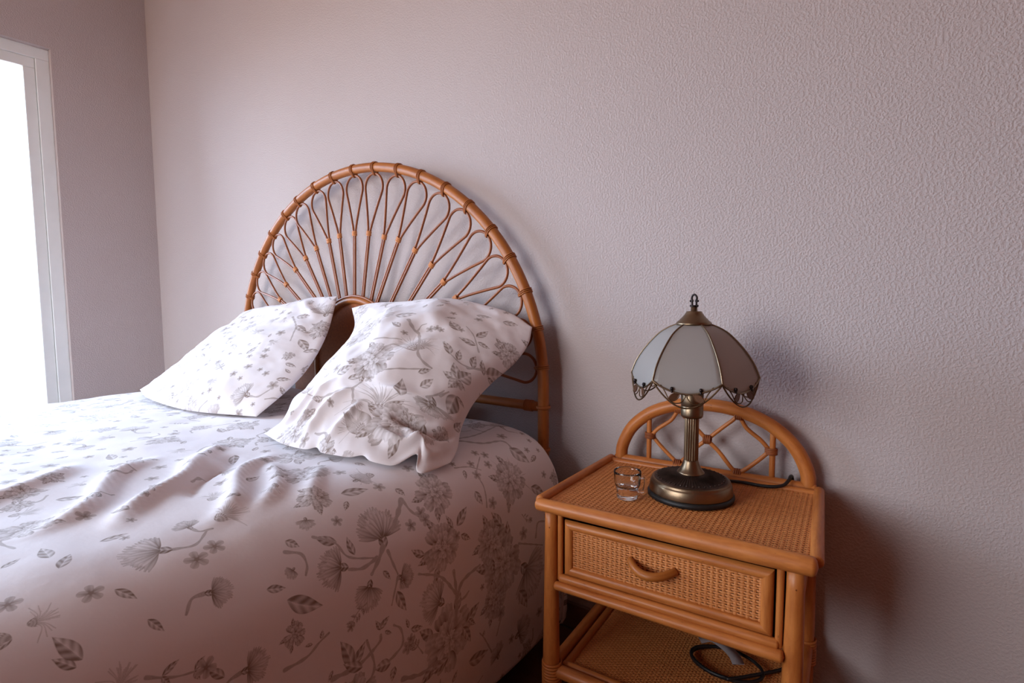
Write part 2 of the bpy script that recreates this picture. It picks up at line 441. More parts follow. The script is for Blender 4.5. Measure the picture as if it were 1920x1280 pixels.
    def draw(s, L):
        """L: (kind, numbers in metres of cloth)"""
        for kind, *a in L:
            a = [q * S for q in a]
            if kind == 'S':
                s.stem([(a[i], a[i + 1]) for i in range(1, len(a), 2)], min(a[0] * 1.5, 7.5), min(a[0] * .9, 5)); continue
            x, y, x2, y2 = a; r = math.hypot(x2 - x, y2 - y); ang = math.atan2(y2 - y, x2 - x)
            if kind == 'P': s.peony(x, y, r, ang)
            elif kind == 'K': s.carn(x, y, ang, r)
            elif kind == 'T': s.thistle(x, y, ang, r)
            elif kind == 'L': s.leaf(x, y, ang, r, r * .42, .55, s.rng.uniform(-.3, .3))
            elif kind == 'F': s.leaf(x, y, ang, r, r * .6, .5, s.rng.uniform(-.2, .2))
            elif kind == 'B': s.blossom(x, y, r)
            elif kind == 'G': s.sprig(x, y, ang, r)
    def fill(s, n, seed, keep=None):
        """loose extra motifs where nothing is drawn yet"""
        R = random.Random(seed); s.rng = R
        for _ in range(n):
            x, y = R.uniform(0, s.W), R.uniform(0, s.H)
            k = R.choice('PKKTGGLLB'); r = {'P': .048, 'K': .075, 'T': .06, 'G': .08, 'L': .05, 'B': .016}[k] * S * R.uniform(.42, 1.0)
            ix, dx, dy = s.win(x, y, r * 1.05)
            if (s.c[ix] > .12).mean() > .03: continue
            if keep and keep(x / S, y / S): continue
            a = R.uniform(0, 6.28)
            if k == 'P':
                s.stem([(x, y), (x + math.cos(a) * r, y + math.sin(a) * r * 1.2), (x + math.cos(a + .5) * r * 2, y + math.sin(a + .5) * r * 2)], 4, 3); s.peony(x, y, r, a)
            elif k == 'K':
                bx, by = x - math.cos(a) * r * .5, y - math.sin(a) * r * .5
                s.stem([(bx, by), (bx - math.cos(a + .3) * r * .4, by - math.sin(a + .3) * r * .4), (bx - math.cos(a + .8) * r * .8, by - math.sin(a + .8) * r * .8)], 4, 2.5); s.carn(bx, by, a, r)
            elif k == 'T': s.thistle(x - math.cos(a) * r * .5, y - math.sin(a) * r * .5, a, r)
            elif k == 'G': s.sprig(x - math.cos(a) * r * .5, y - math.sin(a) * r * .5, a, r)
            elif k == 'L': s.leaf(x, y, a, r, r * .42)
            else: s.blossom(x, y, r)
    def image(s, name):
        im = bpy.data.images.new(name, s.W, s.H)
        im.colorspace_settings.name = 'Non-Color'
        buf = np.ones((s.H, s.W, 4), np.float32); buf[..., 0] = buf[..., 1] = buf[..., 2] = np.clip(s.c, 0, 1)
        im.pixels.foreach_set(buf.ravel()); im.update(); im.pack()
        return im

def cloth_mat(name, image, ink=srgb(112, 87, 70), cloth=srgb(228, 220, 222)):
    M = MatB(name)
    tc = M.n('ShaderNodeTexCoord'); im = M.n('ShaderNodeTexImage'); im.image = image; im.extension = 'REPEAT'
    M.l(tc.outputs['UV'], im.inputs[0])
    nz = M.n('ShaderNodeTexNoise'); nz.inputs['Scale'].default_value = 30; nz.inputs['Detail'].default_value = 3
    M.l(tc.outputs['Object'], nz.inputs['Vector'])
    fd = M.n('ShaderNodeMapRange'); fd.inputs[3].default_value = .88; fd.inputs[4].default_value = 1.0
    M.l(nz.outputs['Fac'], fd.inputs[0])
    mu = M.n('ShaderNodeMath', operation='MULTIPLY'); M.l(im.outputs[0], mu.inputs[0]); M.l(fd.outputs[0], mu.inputs[1])
    mx = M.n('ShaderNodeMix', data_type='RGBA'); M.l(mu.outputs[0], mx.inputs['Factor'])
    mx.inputs[6].default_value = cloth; mx.inputs[7].default_value = ink
    M.l(mx.outputs[2], M.b.inputs['Base Color'])
    M.b.inputs['Roughness'].default_value = .8
    M.b.inputs['Specular IOR Level'].default_value = .2
    M.b.inputs['Sheen Weight'].default_value = .15
    wv = M.n('ShaderNodeTexNoise'); wv.inputs['Scale'].default_value = 55; wv.inputs['Detail'].default_value = 3
    M.l(tc.outputs['Object'], wv.inputs['Vector']); M.bump(wv.outputs['Fac'], .18, .003)
    return M.m

#MOTIFS_BEGIN  (kind, then metres of cloth: centre or foot, then edge or tip; S = stem: width, then its points)
DUVET_MOTIFS = [
    ('P', 0.7957, -0.6901, 0.8111, -0.6516), ('K', 0.8501, -0.8357, 0.7742, -0.8264), ('K', 0.8509, -0.907, 0.8312, -0.9587), ('K', 0.8828, -0.8742, 0.9278, -0.8959),
    ('L', 0.8548, -1.0104, 0.8847, -0.9595), ('F', 0.8935, -0.7193, 0.9076, -0.6726), ('P', 0.8919, -0.7138, 0.9051, -0.6693), ('L', 0.8892, -0.7586, 0.8688, -0.7865),
    ('L', 0.8687, -0.6695, 0.8443, -0.6289), ('L', 0.8685, -0.6808, 0.8413, -0.6898), ('B', 0.8859, -0.6743, 0.8755, -0.6716), ('L', 0.8881, -0.6632, 0.9062, -0.6359),
    ('P', 0.9957, -0.5427, 1.0309, -0.4887), ('P', 0.9365, -0.5718, 0.9472, -0.5257), ('K', 1.0209, -0.4806, 1.1001, -0.4042), ('T', 0.8608, -0.4877, 0.7926, -0.4364),
    ('P', 0.8382, -0.4714, 0.8643, -0.4289), ('S', 0.0023, 0.8947, -0.5042, 0.8751, -0.4979, 0.857, -0.4857),
    ('S', 0.0013, 0.8636, -0.5733, 0.825, -0.5609, 0.7923, -0.5581, 0.7597, -0.5168), ('B', 0.7448, -0.518, 0.7482, -0.5081), ('B', 0.7591, -0.4991, 0.763, -0.4891),
    ('B', 0.7836, -0.5128, 0.7869, -0.5019), ('B', 0.7682, -0.5555, 0.7718, -0.5459), ('B', 0.7964, -0.5616, 0.7998, -0.5497), ('F', 0.8252, -0.5912, 0.8563, -0.5835),
    ('L', 0.9167, -0.5341, 0.8768, -0.5644), ('P', 1.0614, -0.7177, 1.0972, -0.6654), ('L', 1.0947, -0.7197, 1.1017, -0.7666), ('L', 1.0587, -0.6784, 1.1, -0.6564),
    ('S', 0.0038, 1.0416, -0.6971, 0.9959, -0.6893, 0.9456, -0.6918), ('S', 0.0029, 0.9995, -0.6897, 0.9745, -0.6692, 0.9658, -0.6158),
    ('S', 0.0021, 0.9875, -0.6912, 0.942, -0.7264, 0.9152, -0.7772), ('S', 0.0021, 1.0067, -0.6905, 1.0063, -0.667, 1.0005, -0.6543),
    ('K', 0.9914, -0.7225, 0.9546, -0.7785), ('L', 1.0557, -0.6692, 1.0346, -0.6233), ('L', 1.0526, -0.6597, 1.0728, -0.6394),
    ('S', 0.0014, 1.1322, -0.5692, 1.1114, -0.5594, 1.0859, -0.5413), ('B', 1.0773, -0.5766, 1.0841, -0.5628), ('B', 1.0917, -0.5559, 1.0988, -0.5415),
    ('B', 1.0704, -0.5865, 1.076, -0.5751), ('L', 0.9949, -0.9252, 0.9462, -0.9417), ('L', 0.9959, -0.9235, 0.9681, -0.8969),
    ('S', 0.0025, 0.9936, -0.9586, 0.9987, -0.9129, 0.9848, -0.8739, 0.9745, -0.8688), ('L', 0.965, -0.8717, 0.9524, -0.8477), ('L', 0.9669, -0.8679, 0.9468, -0.8761),
    ('L', 0.9722, -0.8606, 0.9828, -0.8462), ('S', 0.0019, 1.0243, -0.87, 1.02, -0.845, 1.0099, -0.8266, 0.9852, -0.8284, 0.9717, -0.8419),
    ('B', 1.0222, -0.8166, 1.0284, -0.8055), ('B', 1.0209, -0.8096, 1.0258, -0.8006), ('L', 0.9922, -0.8114, 0.973, -0.8159), ('L', 0.996, -0.8073, 1.0053, -0.7791),
    ('F', 1.0283, -0.8542, 1.021, -0.8872), ('F', 1.0376, -0.8466, 1.0598, -0.8547), ('L', 1.0056, -0.9063, 0.9819, -0.94), ('L', 0.9809, -0.9574, 0.9944, -0.9671),
    ('P', 0.9034, -1.0086, 0.9112, -0.993), ('S', 0.0017, 0.9411, -1.0279, 0.9408, -0.9953, 0.9316, -0.9752, 0.926, -0.958), ('F', 0.9278, -0.9715, 0.9159, -0.9665),
    ('L', 0.9283, -0.9844, 0.9254, -0.998), ('S', 0.0028, 1.0687, -0.8317, 1.0852, -0.7906, 1.0851, -0.7632), ('L', 0.8095, -0.9118, 0.7874, -0.9426),
    ('S', 0.0014, 0.788, -0.9429, 0.8096, -0.9155, 0.8375, -0.902, 0.8575, -0.8548), ('S', 0.0022, 0.8575, -0.8548, 0.8617, -0.8841, 0.8542, -0.9081),
    ('S', 0.0029, 0.8459, -0.8382, 0.8604, -0.8517, 0.8765, -0.8706), ('S', 0.0018, 0.855, -0.8313, 0.8762, -0.8274, 0.8966, -0.8217),
    ('L', 0.8387, -0.8912, 0.8074, -0.8929), ('K', 0.9003, -0.8246, 0.917, -0.7893), ('S', 0.0015, 0.9011, -0.8226, 0.9201, -0.8325, 0.939, -0.8416),
    ('L', 0.9219, -0.8284, 0.9629, -0.8122), ('S', 0.0053, 0.7845, -0.7635, 0.8036, -0.7841, 0.8283, -0.8114),
    ('S', 0.0019, 0.7873, -0.7617, 0.8095, -0.7575, 0.833, -0.7403), ('B', 0.8201, -0.7399, 0.8245, -0.7277), ('B', 0.8331, -0.7369, 0.8373, -0.7252),
    ('B', 0.8319, -0.7709, 0.8359, -0.7599), ('F', 0.7598, -0.7598, 0.7807, -0.7511), ('P', 0.7213, -0.8993, 0.731, -0.8714), ('P', 0.6233, -0.8588, 0.6691, -0.8604),
    ('L', 0.7292, -0.8544, 0.7387, -0.8025), ('L', 0.7492, -0.8564, 0.7676, -0.8727), ('K', 0.7077, -0.8137, 0.7003, -0.7723), ('B', 0.7794, -0.8954, 0.7832, -0.8863),
    ('K', 0.7515, -0.936, 0.7757, -0.9465), ('F', 0.7773, -0.9829, 0.7947, -0.9675), ('S', 0.0017, 0.7931, -0.9902, 0.8048, -0.9705, 0.8227, -0.9683, 0.835, -0.9747),
    ('K', 0.8185, -0.9856, 0.8292, -1.0019), ('S', 0.0023, 0.6748, -0.5013, 0.6863, -0.4513, 0.674, -0.3591),
    ('S', 0.0028, 0.6861, -0.507, 0.7254, -0.4682, 0.7407, -0.4114, 0.7826, -0.4131), ('F', 0.7653, -0.4174, 0.8179, -0.3863), ('L', 0.7762, -0.5859, 0.7982, -0.599),
    ('S', 0.0013, 0.7643, -0.6024, 0.7732, -0.567, 0.7895, -0.5421), ('L', 0.8691, -0.4122, 0.9006, -0.3672),
    ('S', 0.0019, 0.9813, -0.419, 0.9533, -0.4069, 0.959, -0.3767), ('S', 0.0014, 0.9721, -0.4833, 1.0097, -0.3929), ('P', 1.0572, -0.5752, 1.0733, -0.5409),
    ('K', 1.1788, -0.4993, 1.16, -0.439), ('L', 1.0746, -0.4903, 1.1298, -0.4562), ('L', 1.1381, -0.6617, 1.1476, -0.5963),
    ('S', 0.0014, 1.1607, -0.5846, 1.1177, -0.6118, 1.0967, -0.6281), ('F', 1.11, -0.6185, 1.097, -0.6118), ('K', 1.1917, -0.5568, 1.1509, -0.5748),
    ('L', 0.8804, -0.8494, 0.8999, -0.8373), ('K', 0.913, -0.8182, 0.9112, -0.7907), ('T', 0.7046, -0.7664, 0.688, -0.8075), ('B', 0.7418, -0.7826, 0.7539, -0.7831),
    ('G', 0.9142, -0.8882, 0.9357, -0.9209), ('G', 1.0518, -0.7831, 1.0126, -0.8089), ('L', 0.9124, -0.5981, 0.9014, -0.5833),
]
PILLOW_MOTIFS = [
    ('T', 0.34, 0.1135, 0.3191, 0.2059), ('T', 0.3434, 0.2957, 0.2959, 0.3336), ('T', 0.3457, 0.3014, 0.3567, 0.3408), ('F', 0.2275, 0.411, 0.2807, 0.4237),
    ('P', 0.1594, 0.343, 0.2035, 0.3437), ('P', 0.1553, 0.3927, 0.2181, 0.3639), ('P', -0.0853, 0.5601, -0.0438, 0.5636),
    ('S', 0.0025, 0.2746, 0.3943, 0.2996, 0.3687, 0.3181, 0.3575, 0.3421, 0.3136, 0.3521, 0.2888, 0.3682, 0.2766, 0.3872, 0.2739),
    ('S', 0.0015, 0.2369, 0.3046, 0.2722, 0.3126, 0.2972, 0.3196), ('S', 0.0015, 0.2752, 0.2865, 0.2933, 0.3007, 0.3309, 0.2895),
    ('S', 0.0024, 0.1662, 0.1075, 0.2222, 0.1418, 0.2612, 0.1637, 0.2735, 0.1987), ('S', 0.002, 0.2621, 0.1615, 0.2788, 0.1255, 0.3022, 0.0951),
    ('S', 0.0012, 0.3088, 0.3693, 0.3085, 0.3883, 0.3177, 0.3964), ('L', 0.361, 0.1761, 0.3497, 0.2338), ('L', 0.3501, 0.135, 0.3701, 0.1704),
    ('L', 0.2385, 0.1913, 0.2679, 0.221), ('F', 0.2005, 0.2003, 0.2341, 0.2282), ('F', 0.2267, 0.2294, 0.219, 0.242), ('B', 0.286, 0.2095, 0.2981, 0.2041),
    ('S', 0.0012, 0.2571, 0.211, 0.3109, 0.2329, 0.3809, 0.2664), ('L', 0.3695, 0.2544, 0.3883, 0.2718), ('L', 0.3833, 0.234, 0.3994, 0.257),
    ('K', 0.4084, 0.2274, 0.4198, 0.1719), ('S', 0.0012, 0.4015, 0.2187, 0.4165, 0.2368, 0.4232, 0.249), ('B', 0.3339, 0.3815, 0.3451, 0.3842),
    ('B', 0.3472, 0.3896, 0.3558, 0.3938), ('P', 0.1683, 0.0398, 0.2048, 0.0359), ('F', 0.3519, 0.0737, 0.2699, 0.092), ('T', 0.3378, 0.0682, 0.288, 0.079),
    ('B', 0.2334, 0.0983, 0.2397, 0.1043), ('B', 0.1822, 0.0767, 0.1933, 0.0779), ('L', 0.1845, 0.0937, 0.1767, 0.0659), ('S', 0.0012, 0.3235, 0.0625, 0.3373, 0.0534),
    ('L', 0.353, 0.0647, 0.3672, 0.0617), ('F', 0.192, 0.122, 0.173, 0.1047), ('L', 0.2776, 0.3558, 0.244, 0.3729), ('P', 0.083, 0.5595, 0.0832, 0.5828),
    ('T', 0.2781, 0.1252, 0.3022, 0.1054), ('P', 0.2704, 0.2521, 0.3159, 0.2575), ('P', 0.3832, 0.1076, 0.419, 0.1499), ('P', 0.3956, 0.1352, 0.4092, 0.1472),
    ('S', 0.0012, 0.4465, 0.3781, 0.4228, 0.4137, 0.3957, 0.4356), ('L', 0.4371, 0.3897, 0.3979, 0.3868), ('L', 0.4284, 0.4139, 0.4419, 0.4528),
    ('L', 0.4358, 0.4015, 0.4645, 0.403), ('S', 0.0012, 0.4432, 0.3259, 0.4229, 0.3195, 0.3968, 0.3288, 0.3785, 0.3512), ('L', 0.4045, 0.3221, 0.3778, 0.356),
    ('L', 0.4197, 0.3216, 0.4148, 0.3531), ('F', 0.4343, 0.2819, 0.4161, 0.3108), ('F', 0.4343, 0.2819, 0.4056, 0.2808), ('F', 0.4351, 0.2828, 0.4478, 0.3181),
    ('F', 0.4343, 0.2819, 0.4494, 0.2755), ('F', 0.4335, 0.281, 0.4263, 0.2561), ('B', 0.4368, 0.2745, 0.4421, 0.2811), ('P', 0.4989, 0.4253, 0.5216, 0.4453),
    ('L', 0.4666, 0.3394, 0.4564, 0.3679), ('S', 0.0014, 0.4396, 0.3217, 0.4639, 0.3484, 0.4891, 0.368), ('F', 0.4701, 0.3474, 0.5017, 0.3816),
    ('L', 0.4467, 0.3303, 0.4453, 0.3639), ('L', 0.4749, 0.3442, 0.4995, 0.3515), ('F', 0.3843, 0.2329, 0.3992, 0.2581), ('S', 0.0012, 0.4195, 0.2373, 0.4295, 0.2523),
    ('L', 0.4396, 0.2569, 0.4344, 0.216), ('L', 0.4396, 0.2569, 0.454, 0.2542), ('F', 0.4503, 0.5125, 0.4876, 0.5224), ('L', 0.3825, 0.51, 0.4231, 0.5152),
    ('B', 0.3573, 0.3879, 0.3647, 0.3915), ('B', 0.3939, 0.4133, 0.4007, 0.4184), ('F', 0.3906, 0.4074, 0.3579, 0.432), ('K', 0.4189, 0.1467, 0.4466, 0.0941),
    ('L', 0.4549, 0.1902, 0.453, 0.2297), ('K', 0.405, 0.2148, 0.4111, 0.1704), ('P', 0.454, 0.1546, 0.4598, 0.1688), ('F', 0.481, 0.4419, 0.4749, 0.4176),
]
PILLOW2_MOTIFS = [
    ('P', 0.7176, 0.3676, 0.749, 0.3787), ('P', 0.7058, 0.3913, 0.7284, 0.4033), ('L', 0.7002, 0.3051, 0.757, 0.2729), ('L', 0.7482, 0.2677, 0.7836, 0.2972),
    ('S', 0.0022, 0.5742, 0.4005, 0.6418, 0.3515, 0.6822, 0.2886), ('L', 0.6382, 0.3578, 0.6944, 0.3405), ('P', 0.7319, 0.2321, 0.7454, 0.2431),
    ('L', 0.7481, 0.2028, 0.7857, 0.2055), ('F', 0.5886, 0.4032, 0.6335, 0.4204), ('T', 0.6325, 0.4461, 0.5932, 0.495), ('L', 0.7898, 0.1781, 0.7654, 0.1854),
    ('K', 0.68, 0.4344, 0.6396, 0.4983), ('G', 0.7969, 0.2315, 0.8134, 0.1995),
]
#MOTIFS_END
TILE_D = 1.28
TILE_P = .80

# ------------------------------------------------------------------ the room
XL, XR, YB, YF, ZC = WIN_X, 2.35, 0.0, -3.6, 2.5
W_ = .2
def struct(name, mb, mat, parent=None, smooth=False):
    o = mb.build(name, mat, parent, smooth)
    if parent is None: o['kind'] = 'structure'
    return o
struct('wall_back', box(MB(), (XL - W_, YB, 0), (XR + W_, YB + W_, ZC)), MAT['wall'])
struct('wall_right', box(MB(), (XR, YF, 0), (XR + W_, YB, ZC)), MAT['wall_plain'])
m = MB()
box(m, (XL - W_, YF - W_, 0), (W2_X0, YF, ZC)); box(m, (W2_X1, YF - W_, 0), (XR + W_, YF, ZC))
box(m, (W2_X0, YF - W_, 0), (W2_X1, YF, W2_Z0)); box(m, (W2_X0, YF - W_, W2_Z1), (W2_X1, YF, ZC))
struct('wall_front', m, MAT['wall_plain'])
m = MB()
box(m, (XL - W_, YF, 0), (XL, WIN_Y0, ZC)); box(m, (XL - W_, WIN_Y1, 0), (XL, YB, ZC))
box(m, (XL - W_, WIN_Y0, 0), (XL, WIN_Y1, WIN_Z0)); box(m, (XL - W_, WIN_Y0, WIN_Z1), (XL, WIN_Y1, ZC))
struct('wall_left', m, MAT['wall'])
struct('ceiling', box(MB(), (XL - W_, YF - W_, ZC), (XR + W_, YB + W_, ZC + .1)), MAT['ceiling'])
floor = struct('floor', box(MB(), (XL - W_, YF - W_, -.1), (XR + W_, YB + W_, -.003)), MAT['grout'])
ts = .33
tile_me = box(MB(), (0, 0, -.006), (ts - .004, ts - .004, 0), .0012).mesh('tile', MAT['tile'], False)
for i in range(13):
    for j in range(13):
        t = link('tile', tile_me, floor); t.location = (XL + i * ts, YB - .012 - (j + 1) * ts, random.uniform(-.0004, .0004))
sk = MB(); box(sk, (XL, YB - .011, 0), (XR, YB, .068), .002); struct('baseboard_back', sk, MAT['skirting'])
sk = MB(); box(sk, (XL, YF, 0), (XL + .011, YB - .012, .068), .002); struct('baseboard_left', sk, MAT['skirting'])
# window: white frame, two sashes with panes, sill
m = MB(); fw = .05
for a, b in (((WIN_Y0, WIN_Z0), (WIN_Y1, WIN_Z0 + fw)), ((WIN_Y0, WIN_Z1 - fw), (WIN_Y1, WIN_Z1)), ((WIN_Y0, WIN_Z0 + fw), (WIN_Y0 + fw, WIN_Z1 - fw)), ((WIN_Y1 - fw, WIN_Z0 + fw), (WIN_Y1, WIN_Z1 - fw))):
    box(m, (XL - .09, a[0], a[1]), (XL - .03, b[0], b[1]), .003)
win = struct('window_1', m, MAT['white_frame'])
ym = (WIN_Y0 + WIN_Y1) / 2
for y0, y1 in ((WIN_Y0 + fw, ym), (ym, WIN_Y1 - fw)):
    m = MB(); z0, z1 = WIN_Z0 + fw, WIN_Z1 - fw; s_ = .045
    for a, b in (((y0, z0), (y1, z0 + s_)), ((y0, z1 - s_), (y1, z1)), ((y0, z0 + s_), (y0 + s_, z1 - s_)), ((y1 - s_, z0 + s_), (y1, z1 - s_))):
        box(m, (XL - .08, a[0] + .001, a[1]), (XL - .04, b[0] - .001, b[1]), .003)
    sash = m.build('sash', MAT['white_frame'], win, False)
    box(MB(), (XL - .062, y0 + s_, z0 + s_), (XL - .058, y1 - s_, z1 - s_)).build('pane', MAT['pane'], sash, False)
m = MB(); box(m, (XL - .03, WIN_Y0 - .03, WIN_Z0 - .03), (XL + .04, WIN_Y1 + .03, WIN_Z0), .004); m.build('window_sill', MAT['white_frame'], win, False)

m = MB()
for a, b in (((W2_X0, W2_Z0), (W2_X1, W2_Z0 + fw)), ((W2_X0, W2_Z1 - fw), (W2_X1, W2_Z1)), ((W2_X0, W2_Z0 + fw), (W2_X0 + fw, W2_Z1 - fw)), ((W2_X1 - fw, W2_Z0 + fw), (W2_X1, W2_Z1 - fw))):
    box(m, (a[0], YF - .09, a[1]), (b[0], YF - .03, b[1]), .003)
added_win = struct('added_window', m, MAT['white_frame'])  # added out of view to let in frontal fill light
box(MB(), (W2_X0 + fw, YF - .062, W2_Z0 + fw), (W2_X1 - fw, YF - .058, W2_Z1 - fw)).build('pane', MAT['pane'], added_win, False)
# warm sheer cloth added across it, tinting the fill light
xs = np.linspace(W2_X0 - .12, W2_X1 + .12, 160); V = []
for z in (W2_Z1 + .12, W2_Z0 - .2):
    V.append(np.stack([xs, YF + .05 + .018 * np.sin(xs * 42), np.full(160, z)], 1))
m = MB(); m.add(np.concatenate(V), grid_faces(2, 160))
cur = m.build('added_curtain', MAT['added_curtain'])
tag(cur, 'added warm beige sheer drape tinting the fill light, out of view opposite the bed', 'added_curtain')
tag(tube(MB(), [(x, YF + .05, W2_Z1 + .13) for x in (W2_X0 - .2, W2_X0, W2_X1, W2_X1 + .2)], .012).build('added_curtain_rod', MAT['white_frame']), 'added white rod above the added beige drape', 'curtain rod')

# ------------------------------------------------------------------ bed under the duvet
bed = empty('bed', (0, -1.1, 0))
tag(bed, 'low dark bed base with mattress hidden under the floral duvet', 'bed')
def local(mb_name, mb, mat, root, smooth=True, autos=None):
    o = mb.build(mb_name, mat, None, smooth, autos)
    o.data.transform(Matrix.Translation(-Vector(root.location))); o.parent = root
    return o
local('base', box(MB(), (-.72, -2.03, .12), (.72, -.14, .28), .01), MAT['bed_wood'], bed)
local('mattress', box(MB(), (-.74, -2.05, .281), (.74, -.13, .47), .03), MAT['mattress'], bed)
for sx in (-.62, .62):
    for y in (-1.9, -.3):
        local('leg', box(MB(), (sx - .03, y - .03, 0), (sx + .03, y + .03, .12), .003), MAT['bed_wood'], bed, False)

# ------------------------------------------------------------------ duvet
def make_duvet():
    half = np.array([(0, -.085), (.3, -.088), (.5, -.092), (.62, -.094), (.70, -.101), (.76, -.122), (.80, -.160), (.825, -.214), (.838, -.30), (.845, -.42), (.842, -.52), (.838, -.575)])
    full = np.vstack([half[::-1] * [-1, 1], half[1:]])
    NS, NT = 300, 240
    pr = resample(catmull(full, 14), NS)
    sl = np.r_[0, np.cumsum(np.linalg.norm(np.diff(pr, axis=0), axis=1))]; sl -= sl[-1] / 2
    # along the bed: (y, drop)
    ln = catmull(np.array([(-.108, .32), (-.107, .20), (-.108, .10), (-.112, .045), (-.124, .014), (-.150, .002), (-.20, 0), (-.6, 0), (-1.2, 0), (-1.85, .0), (-1.98, .012), (-2.05, .05), (-2.09, .13), (-2.10, .28), (-2.095, .48)]), 14)
    d = np.r_[0, np.cumsum(np.linalg.norm(np.diff(ln, axis=0), axis=1))]
    # denser towards the head
    tt = np.linspace(0, 1, NT) ** 1.25 * d[-1]
    yy = np.interp(tt, d, ln[:, 0]); dd = np.maximum(np.interp(tt, d, ln[:, 1]), 0)
    X = np.tile(pr[:, 0], (NT, 1)); Y = np.tile(yy[:, None], (1, NS))
    ds = np.tile(-(pr[:, 1] + .085), (NT, 1)); dt = np.tile(dd[:, None], (1, NS))
    D = np.minimum((np.abs(ds) ** 3 + dt ** 3) ** (1 / 3), .49)
    Z = -.085 - D
    # folds: soft large undulation, long creases across the top, sag in the drop
    SL = np.tile(sl, (NT, 1)); n1 = fbm((NT, NS), 7, 3, 3, (1.2, 1.4)); n2 = fbm((NT, NS), 16, 3, 9, (1.6, .8))
    top = np.clip(1 - ds / .12, 0, 1) * np.clip(1 - dt / .06, 0, 1)
    side = 1 - np.clip(1 - ds / .10, 0, 1)
    Z += top * (.004 * n1 + .0035 * n2)
    for (y0, s0, y1, s1, h, w) in CREASES:
        v = np.array((s1 - s0, y1 - y0)); L = np.linalg.norm(v); v /= L
        a = (SL - s0) * v[0] + (Y - y0) * v[1]; b = -(SL - s0) * v[1] + (Y - y0) * v[0]
        b = b + .012 * np.sin(a * 22 + s0 * 40)
        e = np.clip(np.minimum(a, L - a) / (.3 * L), 0, 1)
        Z += top * h * e * e * (3 - 2 * e) * np.exp(-(b / w) ** 2)
    X += np.sign(X) * side * (.006 * n1 + .004 * np.sin(Y * 9 + 1) * np.clip(ds / .4, 0, 1))
    Z += side * np.clip(ds / .48, 0, 1) ** 4 * .006 * np.sin(Y * 11 + 2)
    V = np.stack([X, Y, Z + Z0], -1).reshape(-1, 3)
    UV = np.stack([SL / TILE_D, np.tile((-tt)[:, None], (1, NS)) / TILE_D], -1).reshape(-1, 2)
    mb = MB(); mb.add(V, grid_faces(NT, NS, True), UV)
    pt = Print(TILE_D, TILE_D); pt.draw(DUVET_MOTIFS); pt.fill(2600, 5)
    o = mb.build('duvet', cloth_mat('floral_duvet_cotton', pt.image('duvet_print')))
    md = o.modifiers.new('thickness', 'SOLIDIFY'); md.thickness = .012; md.offset = -1
    tag(o, 'off-white duvet with taupe floral print spread over the bed', 'duvet')
    return o
# (y0, s0, y1, s1, height, width) creases on the top of the duvet
CREASES = [(-.62, .42, -.88, .72, .016, .014), (-.70, .34, -.97, .64, .018, .015), (-.78, .28, -1.04, .58, .016, .014), (-.64, .50, -.80, .72, .013, .011), (-.67, .38, -.80, .52, -.012, .012), (-.86, .20, -1.15, .45, .013, .018), (-.62, .58, -.72, .76, .010, .011), (-.66, .28, -.76, .46, .012, .012), (-.74, .44, -.84, .60, -.010, .010), (-.9, -.5, -1.2, -.1, .01, .02), (-1.3, .0, -1.6, .4, .01, .02)]
make_duvet()

